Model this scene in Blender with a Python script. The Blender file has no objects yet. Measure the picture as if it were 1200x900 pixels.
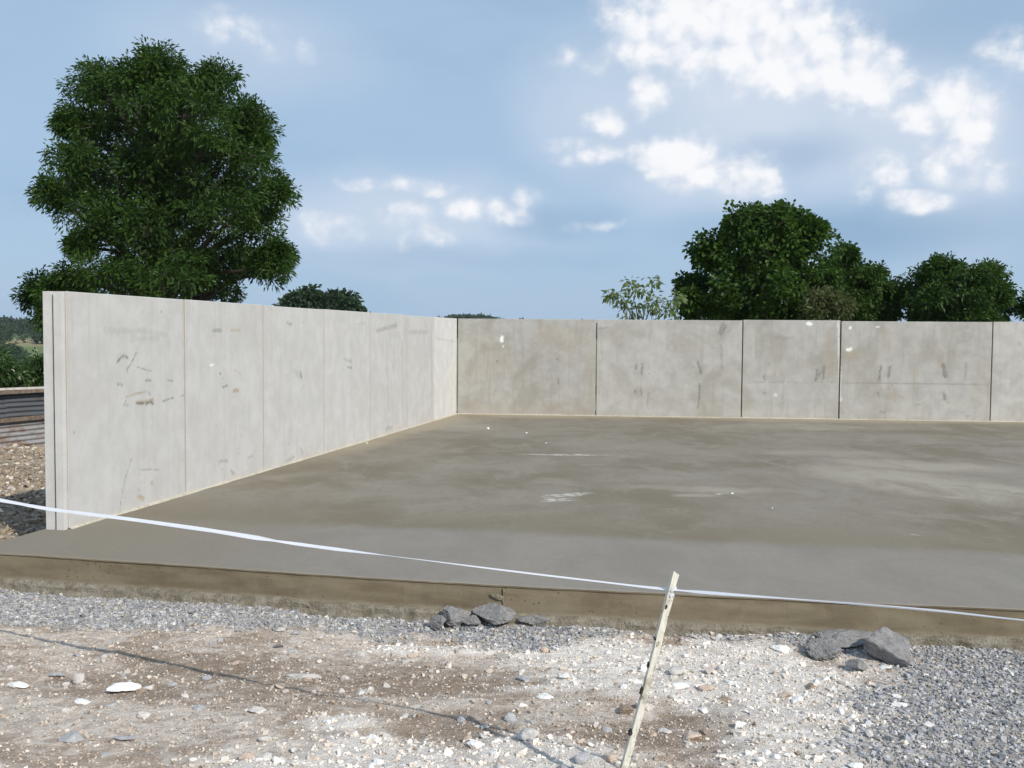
import bpy, math, random
import numpy as np
from mathutils import Matrix, Vector

scene = bpy.context.scene
COL = scene.collection
rng = np.random.default_rng(7)
R = math.radians

# ------------------------------------------------------------------ camera
F = 1167.0                                   # focal length in pixels of a 1200 px wide picture
PITCH, ROLL, EYE = math.atan(57 / F), 0.0075, 1.66   # z = 0 is the top of the concrete slab
cf = np.array([0, math.cos(PITCH), -math.sin(PITCH)])
cu0 = np.array([0, math.sin(PITCH), math.cos(PITCH)]); cr0 = np.array([1.0, 0, 0])
cr = cr0 * math.cos(ROLL) + cu0 * math.sin(ROLL)
cu = cu0 * math.cos(ROLL) - cr0 * math.sin(ROLL)
CAM = np.array([0, 0, EYE])
cam_d = bpy.data.cameras.new('camera'); cam = bpy.data.objects.new('camera', cam_d); COL.objects.link(cam)
cam_d.sensor_width = 36; cam_d.lens = F / 1200 * 36; cam_d.clip_start = 0.05; cam_d.clip_end = 6000
cam.matrix_world = Matrix(((cr[0], cu[0], -cf[0], CAM[0]), (cr[1], cu[1], -cf[1], CAM[1]),
                           (cr[2], cu[2], -cf[2], CAM[2]), (0, 0, 0, 1)))
scene.camera = cam

def ray(px, py): return cf * F + cr * (px - 600) - cu * (py - 450)
def on_z(px, py, z=0.0):                     # measured picture point -> place on a level plane
    d = ray(px, py); return CAM + d * ((z - EYE) / d[2])
def at_y(px, py, Y):                         # measured picture point -> place at a known depth
    d = ray(px, py); return CAM + d * (Y / d[1])

# ------------------------------------------------------------------ sky, sun, exposure
SUN = np.array([0.510, -0.628, 0.590]); SUN /= np.linalg.norm(SUN)
w = bpy.data.worlds.new('World'); scene.world = w; w.use_nodes = True
scene.view_settings.view_transform = 'Standard'; scene.view_settings.look = 'None'
scene.cycles.max_bounces = 5; scene.cycles.diffuse_bounces = 3; scene.cycles.glossy_bounces = 2; scene.cycles.transmission_bounces = 3
scene.view_settings.gamma = 1; scene.view_settings.exposure = 0.0

class NT:                                    # small node helper
    def __init__(s, tree): s.t = tree; s.n = tree.nodes; s.l = tree.links
    def new(s, kind, **kw):
        n = s.n.new(kind)
        for k, v in kw.items(): setattr(n, k, v)
        return n
    def put(s, sock, v):
        if v is None: return
        if isinstance(v, bpy.types.NodeSocket): s.l.new(v, sock)
        else:
            if isinstance(v, (tuple, list)) and len(v) == 3 and sock.type == 'RGBA': v = (*v, 1)
            sock.default_value = v
    def math(s, op, a, b=None, c=None, clamp=False):
        n = s.new('ShaderNodeMath', operation=op, use_clamp=clamp)
        for i, v in enumerate((a, b, c)): s.put(n.inputs[i], v)
        return n.outputs[0]
    def vmath(s, op, a, b=None, c=None, out=0):
        n = s.new('ShaderNodeVectorMath', operation=op)
        for i, v in enumerate((a, b, c)):
            if v is not None: s.put(n.inputs[i], v)
        return n.outputs[out]
    def noise(s, vec, scale, detail=4, rough=.55, dist=0.0, out=0):
        n = s.new('ShaderNodeTexNoise'); s.put(n.inputs['Vector'], vec)
        n.inputs['Scale'].default_value = scale; n.inputs['Detail'].default_value = detail
        n.inputs['Roughness'].default_value = rough; n.inputs['Distortion'].default_value = dist
        return n.outputs[out]
    def ramp(s, x, a, b, lo=0.0, hi=1.0):
        n = s.new('ShaderNodeMapRange', interpolation_type='SMOOTHSTEP'); s.put(n.inputs[0], x)
        for i, v in zip((1, 2, 3, 4), (a, b, lo, hi)): s.put(n.inputs[i], v)
        return n.outputs[0]
    def mix(s, f, a, b, mode='MIX'):
        n = s.new('ShaderNodeMix', data_type='RGBA', blend_type=mode)
        s.put(n.inputs[0], f); s.put(n.inputs[6], a); s.put(n.inputs[7], b)
        return n.outputs[2]

# cumulus groups: picture measurements turned into directions (azimuth, elevation)
BLOBS = [(840, 12, 90, 36, 1), (800, 28, 60, 30, 1), (880, 45, 70, 40, 1.1), (930, 60, 60, 36, 1.1), (975, 85, 50, 28, 1.1), (1015, 100, 34, 24, 1), (925, 100, 26, 16, .9),
         (1075, 128, 30, 14, .95), (1110, 112, 30, 18, 1), (1135, 130, 24, 26, 1), (1120, 170, 26, 30, .75), (1040, 205, 24, 20, .75), (1055, 235, 34, 12, .7),
         (800, 180, 42, 22, 1), (830, 200, 44, 16, .95), (880, 214, 24, 16, .9), (762, 105, 15, 26, .75), (710, 140, 22, 12, .75), (680, 176, 36, 12, .65), (690, 62, 34, 15, .45),
         (560, 243, 32, 12, .8), (592, 252, 26, 12, .8), (618, 230, 14, 11, .5), (425, 219, 18, 8, .6), (475, 222, 44, 9, .6), (385, 270, 40, 14, .45), (470, 255, 26, 14, .5), (500, 280, 30, 14, .45),
         (285, 38, 38, 18, .48), (354, 48, 13, 12, .42), (1190, 62, 26, 18, .45), (1170, 205, 40, 16, .45), (700, 268, 30, 8, .35)]
def azel(px, py):
    d = ray(px, py); d /= np.linalg.norm(d); return math.atan2(d[0], d[1]), math.asin(d[2])

def build_world():
    g = NT(w.node_tree); g.n.clear()
    sky = g.new('ShaderNodeTexSky', sky_type='NISHITA', sun_disc=False)
    sky.sun_elevation = math.asin(SUN[2]); sky.sun_rotation = math.atan2(SUN[0], SUN[1])
    sky.air_density = 1.0; sky.dust_density = 1.2; sky.ozone_density = 2.0; sky.altitude = 100
    # density group
    gt = bpy.data.node_groups.new('cloud_density', 'ShaderNodeTree')
    gt.interface.new_socket('P', in_out='INPUT', socket_type='NodeSocketVector')
    gt.interface.new_socket('D', in_out='OUTPUT', socket_type='NodeSocketFloat')
    k = NT(gt); gi = k.new('NodeGroupInput'); go = k.new('NodeGroupOutput'); P = gi.outputs[0]
    wv = k.vmath('SUBTRACT', k.noise(P, 11, 2, .5, out=1), (.5, .5, .5))
    q = k.vmath('MULTIPLY_ADD', wv, (.055, .04, 0), P)
    acc = None
    for px, py, rx, ry, wt in BLOBS:
        a, e = azel(px, py); sa, se = F / rx / 1.2, F / ry / 1.2
        v = k.vmath('MULTIPLY_ADD', q, (sa, se, 0), (-a * sa, -e * se, 0))
        ln = k.vmath('LENGTH', v, out=1)
        b = k.ramp(ln, 2.0, .1, 0, wt)
        acc = b if acc is None else k.math('MAXIMUM', acc, b)
    # other cumulus all round the sky, away from the part in view
    sx = k.new('ShaderNodeSeparateXYZ'); k.put(sx.inputs[0], P)
    away = k.ramp(k.math('ABSOLUTE', sx.outputs[0]), .52, .75)
    high = k.ramp(sx.outputs[1], .36, .55)
    away = k.math('MAXIMUM', away, high)
    gen = k.ramp(k.noise(k.vmath('MULTIPLY', P, (1, 1.7, 1)), 3.2, 3, .5), .52, .72, 0, .95)
    acc = k.math('MAXIMUM', acc, k.math('MULTIPLY', gen, away))
    def billow(pp):
        vo = k.new('ShaderNodeTexVoronoi', feature='F1', voronoi_dimensions='2D', normalize=True); k.put(vo.inputs['Vector'], pp)
        vo.inputs['Scale'].default_value = 30; vo.inputs['Detail'].default_value = 1.5; vo.inputs['Roughness'].default_value = .55
        return k.math('SUBTRACT', 1.0, vo.outputs['Distance'])
    pw = k.vmath('MULTIPLY_ADD', k.vmath('SUBTRACT', k.noise(P, 40, 3, .6, out=1), (.5, .5, .5)), (.016, .016, 0), P)
    nf = k.noise(k.vmath('MULTIPLY', P, (1, 1.2, 1)), 22, 6, .62)
    bl = billow(pw)
    n1 = k.math('ADD', k.math('MULTIPLY', k.math('SUBTRACT', bl, .62), .55), k.math('MULTIPLY_ADD', nf, 1.5, -.25))
    det = k.math('MULTIPLY', k.math('SUBTRACT', n1, .5), 1.15)
    d = k.math('ADD', acc, k.math('MULTIPLY', det, k.ramp(acc, .02, .40, .0, 1)))
    k.put(go.inputs[0], d)
    gt.interface.new_socket('N', in_out='OUTPUT', socket_type='NodeSocketFloat'); k.put(go.inputs[1], k.math('SUBTRACT', bl, billow(k.vmath('ADD', pw, (.008, .012, 0)))))
    tc = g.new('ShaderNodeTexCoord'); s3 = g.new('ShaderNodeSeparateXYZ'); g.put(s3.inputs[0], tc.outputs['Generated'])
    az = g.math('ARCTAN2', s3.outputs[0], s3.outputs[1]); el = g.math('ARCSINE', s3.outputs[2])
    c3 = g.new('ShaderNodeCombineXYZ'); g.put(c3.inputs[0], az); g.put(c3.inputs[1], el)
    def dens(p):
        n = g.new('ShaderNodeGroup'); n.node_tree = gt; g.put(n.inputs[0], p); return n.outputs[0], n.outputs[1]
    d0, na = dens(c3.outputs[0])
    cover = g.ramp(d0, .10, .96)
    lit = g.ramp(g.math('ADD', g.math('MULTIPLY', na, 1.0), g.math('MULTIPLY', d0, .40)), -.12, .58)
    ccol = g.mix(lit, (6.3, 7.1, 8.4), (9.8, 9.8, 9.95))
    # thin veil of haze and high cloud
    veil = g.ramp(g.noise(g.vmath('MULTIPLY', c3.outputs[0], (1, 2.6, 1)), 5.0, 5, .55, .4), .30, .76, .80, 1.0)
    low = g.ramp(el, .0, .5, .22, 0)
    veil = g.math('ADD', veil, low, clamp=True)
    skyc = g.mix(g.math('MULTIPLY', veil, .88), sky.outputs[0], (4.05, 5.65, 7.65))
    # blue-grey flat undersides
    und = g.ramp(g.noise(g.vmath('MULTIPLY', c3.outputs[0], (1.3, 3.4, 1)), 4.2, 4, .5), .48, .78, 0, .32)
    skyc = g.mix(und, skyc, (2.75, 4.30, 6.3))
    # soft hazy mass round the big cumulus, and the darker flat bases under it
    def soft(items):
        acc = None
        for px, py, rx, ry, wt in items:
            a, e = azel(px, py); v = g.vmath('MULTIPLY_ADD', wp, (F / rx, F / ry, 0), (-a * F / rx, -e * F / ry, 0))
            b_ = g.ramp(g.vmath('LENGTH', v, out=1), 1.3, .1, 0, wt); acc = b_ if acc is None else g.math('MAXIMUM', acc, b_)
        return acc
    wp = g.vmath('MULTIPLY_ADD', g.vmath('SUBTRACT', g.noise(c3.outputs[0], 7, 3, .55, out=1), (.5, .5, .5)), (.10, .05, 0), c3.outputs[0])
    skyc = g.mix(soft([(890, 110, 240, 120, .9), (1020, 160, 170, 80, .8), (1130, 180, 110, 110, .75), (830, 215, 140, 45, .7), (470, 258, 210, 60, .65), (705, 130, 110, 100, .6), (290, 55, 160, 70, .4)]), skyc, (6.6, 7.4, 8.6))
    skyc = g.mix(soft([(1010, 268, 200, 34, .7), (655, 262, 90, 22, .5), (1060, 40, 130, 45, .5), (940, 175, 90, 26, .45), (520, 300, 220, 18, .3)]), skyc, (2.7, 4.25, 6.2))
    fin = g.mix(g.math('MULTIPLY', cover, .95), skyc, ccol)
    bg = g.new('ShaderNodeBackground'); g.put(bg.inputs[0], fin); bg.inputs[1].default_value = 0.10
    out = g.new('ShaderNodeOutputWorld'); g.l.new(bg.outputs[0], out.inputs[0])
    w.cycles.sampling_method = 'MANUAL'; w.cycles.sample_map_resolution = 512
build_world()
sl = bpy.data.lights.new('sun', 'SUN'); sl.energy = 4.1; sl.angle = R(0.6); sl.color = (1, .94, .85)
so = bpy.data.objects.new('sun', sl); COL.objects.link(so); so.location = (10, -10, 20)
so.rotation_euler = Vector(tuple(-SUN)).to_track_quat('-Z', 'Y').to_euler()

# ------------------------------------------------------------------ helpers
def tag(o, label=None, cat=None, group=None, kind=None):
    for k, v in (('label', label), ('category', cat), ('group', group), ('kind', kind)):
        if v: o[k] = v
    return o
def link(name, me, mat=None, parent=None):
    o = bpy.data.objects.new(name, me); COL.objects.link(o)
    if mat is not None:
        for m in (mat if isinstance(mat, (list, tuple)) else [mat]): me.materials.append(m)
    if parent is not None: o.parent = parent
    return o
def empty(name, loc=(0, 0, 0)):
    o = bpy.data.objects.new(name, None); COL.objects.link(o); o.location = tuple(loc); o.empty_display_size = .2
    return o
def np_mesh(name, V, Fc, smooth=False):      # V (n,3), Fc (m,k) one polygon size
    V = np.asarray(V, np.float32); Fc = np.asarray(Fc, np.int32); m, k = Fc.shape
    me = bpy.data.meshes.new(name)
    me.vertices.add(len(V)); me.vertices.foreach_set('co', V.ravel())
    me.loops.add(m * k); me.loops.foreach_set('vertex_index', Fc.ravel())
    me.polygons.add(m); me.polygons.foreach_set('loop_start', np.arange(0, m * k, k, dtype=np.int32))
    me.update(calc_edges=True)
    me.polygons.foreach_set('use_smooth', np.full(m, smooth))
    return me
def py_mesh(name, V, Fc, smooth=False):
    me = bpy.data.meshes.new(name); me.from_pydata([tuple(map(float, v)) for v in V], [], [tuple(map(int, f)) for f in Fc]); me.update()
    if smooth: me.polygons.foreach_set('use_smooth', np.full(len(me.polygons), True))
    return me
def color_attr(me, name, C):
    C = np.asarray(C, np.float32)
    if C.shape[1] == 3: C = np.hstack([C, np.ones((len(C), 1), np.float32)])
    a = me.color_attributes.new(name, 'FLOAT_COLOR', 'POINT'); a.data.foreach_set('color', np.ascontiguousarray(C).ravel())

def _h(ix, iy, s):
    n = (ix.astype(np.int64) * 374761393 + iy.astype(np.int64) * 668265263 + s * 1274126177) & 0x7fffffff
    n = ((n ^ (n >> 13)) * 1274126177) & 0x7fffffff
    return ((n ^ (n >> 16)) & 0xffff) / 65535.0
def vnoise(x, y, s=0):
    ix = np.floor(x); iy = np.floor(y); fx = x - ix; fy = y - iy
    fx = fx * fx * (3 - 2 * fx); fy = fy * fy * (3 - 2 * fy)
    a, b, c, d = _h(ix, iy, s), _h(ix + 1, iy, s), _h(ix, iy + 1, s), _h(ix + 1, iy + 1, s)
    return (a * (1 - fx) + b * fx) * (1 - fy) + (c * (1 - fx) + d * fx) * fy
def fbm(x, y, s=0, o=4, g=.5):
    t = 0; a = 1; n = 0
    for i in range(o): t = t + a * vnoise(x * 2 ** i, y * 2 ** i, s + i * 17); n += a; a *= g
    return t / n
def sst(x, a, b):
    t = np.clip((x - a) / (b - a), 0, 1); return t * t * (3 - 2 * t)

def material(name, build, rough=.9, spec=.3):
    m = bpy.data.materials.new(name); m.use_nodes = True; g = NT(m.node_tree); g.n.clear()
    p = g.new('ShaderNodeBsdfPrincipled'); p.inputs['Roughness'].default_value = rough
    p.inputs['Specular IOR Level'].default_value = spec
    o = g.new('ShaderNodeOutputMaterial'); g.l.new(p.outputs[0], o.inputs[0])
    g.p = p; g.o = o; g.obj = None
    tc = g.new('ShaderNodeTexCoord'); g.oc = tc.outputs['Object']
    g.wc = g.new('ShaderNodeNewGeometry').outputs['Position']
    build(g)
    return m
def bump(g, h, strength, dist=.01):
    b = g.new('ShaderNodeBump'); b.inputs['Strength'].default_value = strength; b.inputs['Distance'].default_value = dist
    g.put(b.inputs['Height'], h); g.l.new(b.outputs[0], g.p.inputs['Normal'])
def attr(g, name, out='Color'):
    n = g.new('ShaderNodeAttribute'); n.attribute_name = name; return n.outputs[out]

# ------------------------------------------------------------------ layout of the slab
FE = [(-35, 645), (0, 647.5), (200, 660.5), (400, 674), (590, 685), (790, 695), (1000, 705), (1200, 713.5)]
fe = [on_z(*p)[:2] for p in FE]
d_ = (fe[-1] - fe[-3]); d_ /= np.linalg.norm(d_); fe.append(fe[-1] + d_ * 3.0); fe.append(fe[-1] + d_ * 5.0)
fe = np.array(fe); feX, feY = fe[:, 0], fe[:, 1]
def edge_y(x): return np.interp(x, feX, feY)
LW0 = on_z(80, 620)[:2]; LW1 = on_z(535, 485)[:2]; ld = (LW1 - LW0) / np.linalg.norm(LW1 - LW0)
ln = np.array([ld[1], -ld[0]])               # inner side of the side wall
def left_x(y): return fe[0][0] + (y - fe[0][1]) * ld[0] / ld[1]

BW0 = on_z(535, 485)[:2]; _d = on_z(1160, 494)[:2] - BW0; _d /= np.linalg.norm(_d); BN = np.array([_d[1], -_d[0]])

# ------------------------------------------------------------------ materials
def m_ground(g):
    c = attr(g, 'col')
    n1 = g.noise(g.wc, 30, 6, .72); n2 = g.noise(g.wc, 110, 4, .65); n3 = g.noise(g.vmath('MULTIPLY', g.wc, (1, 1.6, 1)), 7, 6, .7, .5)
    c = g.mix(1.0, c, g.mix(n1, (.45, .43, .41), (1.52, 1.52, 1.52)), 'MULTIPLY')
    c = g.mix(1.0, c, g.mix(g.ramp(n3, .3, .7), (.78, .76, .73), (1.22, 1.23, 1.24)), 'MULTIPLY')
    c = g.mix(g.ramp(g.noise(g.vmath('MULTIPLY', g.wc, (1, 2.0, 1)), 4.3, 7, .72, .6), .52, .66, 0, .62), c, (.80, .725, .65))
    c = g.mix(g.ramp(n2, .57, .68), c, (.76, .69, .62))
    far = g.ramp(g.vmath('LENGTH', g.wc, out=1), 14, 40)
    g.put(g.p.inputs['Base Color'], g.mix(far, c, attr(g, 'col')))
    bump(g, g.math('ADD', n1, g.math('MULTIPLY', n2, .6)), 1.0, .03)
def m_stone(g):
    c = attr(g, 'col'); n = g.noise(g.wc, 90, 4, .6)
    g.put(g.p.inputs['Base Color'], g.mix(1.0, c, g.mix(n, (.78, .77, .76), (1.2, 1.2, 1.2)), 'MULTIPLY'))
    bump(g, n, .5, .006)
def rock_mat(name, ca, cb, sc=30, speck=None):
    def f(g):
        n = g.noise(g.wc, sc, 6, .65); n2 = g.noise(g.wc, sc * 6, 3, .6)
        c = g.mix(g.ramp(n, .3, .7), ca, cb)
        c = g.mix(g.ramp(n2, .5, .75, 0, .5), c, tuple(min(1, x * 1.35) for x in cb))
        if speck: c = g.mix(g.ramp(n2, .38, .30, 0, .8), c, speck)
        g.put(g.p.inputs['Base Color'], c)
        bump(g, g.math('ADD', n, g.math('MULTIPLY', n2, .45)), .7, .012)
    return material(name, f)

M = {}
M['ground'] = material('ground', m_ground)
M['stone'] = material('loose_stone', m_stone)
M['lump'] = rock_mat('grey_concrete_lump', (.165, .16, .158), (.275, .268, .262), 26, (.09, .088, .085))
M['rock_white'] = rock_mat('white_chalk', (.72, .70, .66), (.84, .83, .80))
M['rock_pale'] = rock_mat('pale_limestone', (.46, .43, .40), (.62, .59, .55))
M['rock_grey'] = rock_mat('grey_limestone', (.30, .30, .31), (.44, .44, .44))
M['rock_tan'] = rock_mat('tan_limestone', (.46, .36, .28), (.60, .49, .40))
M['rock_dark'] = rock_mat('dark_flint', (.10, .10, .11), (.22, .22, .23))
M['rock_brown'] = rock_mat('brown_clod', (.22, .165, .12), (.32, .25, .19))

def ellipses(g, p, items):                   # soft patches at fixed places on a level surface
    acc = None
    for cx, cy, rx, ry, rot, wt in items:
        c, s = math.cos(rot), math.sin(rot)
        v = g.vmath('SUBTRACT', p, (cx, cy, 0))
        a = g.math('MULTIPLY', g.vmath('DOT_PRODUCT', v, (c, s, 0), out=1), 1 / rx)
        b = g.math('MULTIPLY', g.vmath('DOT_PRODUCT', v, (-s, c, 0), out=1), 1 / ry)
        d = g.math('ADD', g.math('MULTIPLY', a, a), g.math('MULTIPLY', b, b))
        e = g.ramp(d, 1.3, .0, 0, wt)
        acc = e if acc is None else g.math('MAXIMUM', acc, e)
    return acc

def m_slab(g):
    wv = g.vmath('SUBTRACT', g.noise(g.wc, .55, 4, .6, out=1), (.5, .5, .5))
    p = g.vmath('MULTIPLY_ADD', wv, (1.6, 1.1, 0), g.wc)
    # line between the two pours, parallel with the front edge
    dist = g.vmath('DOT_PRODUCT', g.vmath('SUBTRACT', g.vmath('MULTIPLY_ADD', wv, (.2, .5, 0), g.wc), (0.0, 8.35, 0)), (.17, .985, 0), out=1)
    rear = g.ramp(dist, -.22, .16)
    big = g.noise(g.vmath('MULTIPLY', p, (1.0, .75, 1)), .5, 5, .66)
    mid = g.noise(g.vmath('MULTIPLY', g.wc, (1.25, .8, 1)), 1.3, 6, .68, .8)
    fine = g.noise(g.wc, 22, 6, .7)
    swirl = g.noise(g.vmath('MULTIPLY', p, (2.4, .8, 1)), 2.2, 5, .6, 1.4)
    lf = g.new('ShaderNodeSeparateXYZ'); g.put(lf.inputs[0], g.wc)
    front = g.mix(g.ramp(mid, .3, .7), (.228, .207, .178), (.260, .237, .205))
    front = g.mix(g.ramp(g.math('ADD', lf.outputs[0], g.math('MULTIPLY', big, 2.0)), .2, -2.0, 0, .75), front, (.215, .190, .146))
    back = g.mix(g.ramp(big, .36, .62), (.184, .157, .113), (.248, .223, .184))
    back = g.mix(g.ramp(mid, .47, .66, 0, .65), back, (.270, .244, .201))
    back = g.mix(g.ramp(swirl, .50, .64, 0, .25), back, (.180, .153, .108))
    back = g.mix(g.ramp(swirl, .42, .30, 0, .22), back, (.282, .262, .216))
    damp = g.ramp(g.math('SUBTRACT', dist, g.math('MULTIPLY', big, 1.6)), .75, -.75, 0, .50)
    back = g.mix(damp, back, (.180, .152, .104))
    # sandy wash along the foot of the walls
    db = g.vmath('DOT_PRODUCT', g.vmath('SUBTRACT', g.wc, (float(BW0[0]), float(BW0[1]), 0)), (float(BN[0]), float(BN[1]), 0), out=1)
    dl = g.vmath('DOT_PRODUCT', g.vmath('SUBTRACT', g.wc, (float(LW0[0]), float(LW0[1]), 0)), (float(ln[0]), float(ln[1]), 0), out=1)
    foot = g.math('MAXIMUM', g.ramp(g.math('SUBTRACT', db, g.math('MULTIPLY', big, 1.3)), .35, -.5, 0, .7), g.math('MULTIPLY', g.ramp(g.math('SUBTRACT', dl, g.math('MULTIPLY', big, .9)), .2, -.35, 0, .7), g.ramp(lf.outputs[1], 11, 16)))
    back = g.mix(foot, back, (.345, .295, .205))
    c = g.mix(rear, front, back)
    pale = [(*on_z(1110, 570)[:2], 1.0, 2.2, .5, 1.0), (*on_z(1085, 545)[:2], 1.2, .7, -.4, .8), (*on_z(985, 532)[:2], 1.3, .35, -.1, .55),
            (*on_z(820, 574)[:2], .9, .28, -.1, .65), (*on_z(830, 583)[:2], .28, .16, .1, .8), (*on_z(925, 500)[:2], 2.4, .8, -.05, .4),
            (*on_z(500, 497)[:2], 1.9, 1.6, 1.2, .45)]
    pm = g.math('MULTIPLY', ellipses(g, p, pale), g.ramp(mid, .22, .62))
    c = g.mix(pm, c, (.345, .312, .248))
    wm = [(*on_z(660, 533)[:2], .68, .09, .0, .9), (*on_z(665, 580)[:2], .36, .10, .55, .95), (*on_z(655, 586)[:2], .18, .09, .2, 1),
          (*on_z(1075, 627)[:2], .09, .04, 0, .7), (*on_z(1180, 576)[:2], .12, .05, 0, .5), (*on_z(843, 579)[:2], .10, .05, .3, .8)]
    p2 = g.vmath('MULTIPLY_ADD', g.vmath('SUBTRACT', g.noise(g.wc, 7, 4, .6, out=1), (.5, .5, .5)), (.28, .28, 0), g.wc)
    wmk = g.math('MULTIPLY', ellipses(g, p2, wm), g.ramp(g.noise(g.vmath('MULTIPLY', g.wc, (1, 1.8, 1)), 9, 4, .6), .42, .60))
    c = g.mix(wmk, c, (.60, .575, .52))
    c = g.mix(1.0, c, g.mix(fine, (.82, .82, .82), (1.17, 1.17, 1.16)), 'MULTIPLY')
    g.put(g.p.inputs['Base Color'], c)
    g.put(g.p.inputs['Roughness'], g.ramp(big, .3, .7, .62, .85))
    br = g.noise(g.vmath('MULTIPLY', g.wc, (2.2, 6, 1)), 8, 3, .5)
    bump(g, g.math('ADD', g.math('MULTIPLY', br, .5), fine), .25, .006)
M['slab'] = material('damp_slab_concrete', m_slab, .8, .12)
def m_face(g):
    n = g.noise(g.vmath('MULTIPLY', g.wc, (1, 1, 5)), 2.3, 6, .62); f = g.noise(g.wc, 60, 5, .65); b = g.noise(g.wc, 9, 4, .6)
    c = g.mix(g.ramp(n, .3, .7), (.150, .118, .074), (.215, .178, .120))
    c = g.mix(g.ramp(b, .55, .8, 0, .5), c, (.24, .205, .15))
    c = g.mix(g.ramp(f, .60, .74, 0, .6), c, (.075, .06, .04))
    vo = g.new('ShaderNodeTexVoronoi'); g.put(vo.inputs['Vector'], g.wc); vo.inputs['Scale'].default_value = 24
    hole = g.math('MULTIPLY', g.ramp(vo.outputs['Distance'], .20, .10), g.ramp(g.noise(g.wc, 3.1, 3, .6), .50, .58))
    c = g.mix(g.math('MULTIPLY', hole, .75), c, (.055, .045, .03))
    zz = g.new('ShaderNodeSeparateXYZ'); g.put(zz.inputs[0], g.wc)
    c = g.mix(g.ramp(g.math('ADD', zz.outputs[2], g.math('MULTIPLY', b, .05)), -.135, -.165, 0, .6), c, (.27, .235, .175))
    g.put(g.p.inputs['Base Color'], c); bump(g, g.math('ADD', g.ramp(f, .3, .42), g.math('MULTIPLY', b, .8)), .35, .006)
M['face'] = material('brown_formed_edge', m_face, .8)
def m_ledge(g):
    n = g.noise(g.wc, 12, 6, .65); f = g.noise(g.wc, 70, 4, .65)
    c = g.mix(g.ramp(n, .3, .7), (.17, .145, .10), (.33, .295, .235))
    c = g.mix(g.ramp(f, .58, .72, 0, .7), c, (.10, .085, .06))
    g.put(g.p.inputs['Base Color'], c); bump(g, g.math('ADD', n, f), 1.0, .02)
M['ledge'] = material('rough_spilt_concrete', m_ledge, .9)

def wall_mat(name, ca, cb, cdirt, blotch, vert):
    def f(g):
        st = g.new('ShaderNodeSeparateColor'); a = g.new('ShaderNodeAttribute'); a.attribute_name = 'stain'; g.put(st.inputs[0], a.outputs['Color'])
        tone = a.outputs['Alpha']
        big = g.noise(g.wc, 1.15, 6, .6, .5); mid = g.noise(g.wc, 5, 5, .6); fine = g.noise(g.wc, 70, 4, .6)
        ver = g.noise(g.vmath('MULTIPLY', g.wc, (7, 7, .55)), 1.6, 4, .55)
        hor = g.noise(g.vmath('MULTIPLY', g.wc, (.6, .6, 9)), 2.0, 3, .5)
        c = g.mix(g.ramp(mid, .3, .7), ca, cb)
        c = g.mix(g.ramp(big, .44, .70, 0, blotch), c, cdirt)
        c = g.mix(g.ramp(ver, .50, .78, 0, vert), c, cdirt)
        c = g.mix(g.ramp(hor, .55, .75, 0, .16), c, tuple(x * .86 for x in cb))
        tm = g.new('ShaderNodeCombineXYZ')
        for i in range(3): g.put(tm.inputs[i], tone)
        c = g.mix(1.0, c, tm.outputs[0], 'MULTIPLY')
        c = g.mix(1.0, c, g.mix(fine, (.93, .93, .93), (1.06, 1.06, 1.06)), 'MULTIPLY')
        brk = g.ramp(g.noise(g.wc, 34, 4, .6), .34, .56, .35, 1)
        c = g.mix(g.math('MULTIPLY', st.outputs[1], brk), c, (.36, .285, .19))
        c = g.mix(g.math('MULTIPLY', st.outputs[0], brk), c, (.115, .115, .105))
        c = g.mix(st.outputs[2], c, (.84, .83, .80))
        g.put(g.p.inputs['Base Color'], c)
        bump(g, g.math('ADD', g.math('MULTIPLY', fine, .6), mid), .22, .008)
    return material(name, f, .88, .25)
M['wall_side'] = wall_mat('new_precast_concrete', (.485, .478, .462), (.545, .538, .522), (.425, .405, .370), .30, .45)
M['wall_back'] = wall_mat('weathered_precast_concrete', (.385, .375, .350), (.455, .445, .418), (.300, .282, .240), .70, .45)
M['grout'] = rock_mat('tan_joint_grout', (.36, .33, .275), (.43, .405, .355), 40)
M['wash'] = rock_mat('pale_mortar_fillet', (.38, .34, .26), (.56, .52, .43), 22)

def leaf_mat(name, dark, light, trans=.35, odd=None):
    def f(g):
        ri = g.n.get('Geometry') or g.new('ShaderNodeNewGeometry')
        rnd = ri.outputs['Random Per Island']
        n = g.noise(g.wc, 1.3, 3, .6)
        t = g.math('ADD', g.math('MULTIPLY', rnd, .55), g.math('MULTIPLY', g.ramp(n, .36, .64), .45))
        c = g.mix(t, dark, light)
        if odd: c = g.mix(g.ramp(rnd, .93, .96), c, odd)
        g.put(g.p.inputs['Base Color'], c)
        g.p.inputs['Roughness'].default_value = .5; g.p.inputs['Specular IOR Level'].default_value = .22
        tr = g.new('ShaderNodeBsdfTranslucent'); g.put(tr.inputs[0], g.mix(.5, c, (light[0] * 1.6, light[1] * 1.5, light[2] * .8)))
        mx = g.new('ShaderNodeMixShader'); mx.inputs[0].default_value = trans
        g.l.new(g.p.outputs[0], mx.inputs[1]); g.l.new(tr.outputs[0], mx.inputs[2]); g.l.new(mx.outputs[0], g.o.inputs[0])
    return material(name, f)
M['ash_leaf'] = leaf_mat('ash_leaves', (.009, .027, .004), (.058, .118, .018), .28)
M['maple_leaf'] = leaf_mat('maple_leaves', (.011, .033, .004), (.066, .135, .018), .28)
M['dark_leaf'] = leaf_mat('dark_leaves', (.011, .033, .006), (.060, .122, .018), .28)
M['pale_leaf'] = leaf_mat('pale_sapling_leaves', (.10, .15, .055), (.21, .27, .12), .4)
M['olive_leaf'] = leaf_mat('olive_leaves', (.050, .065, .022), (.105, .125, .045), .3)
M['hedge_leaf'] = leaf_mat('hedge_leaves', (.022, .052, .014), (.065, .125, .032), .3, (.55, .55, .42))
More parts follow.
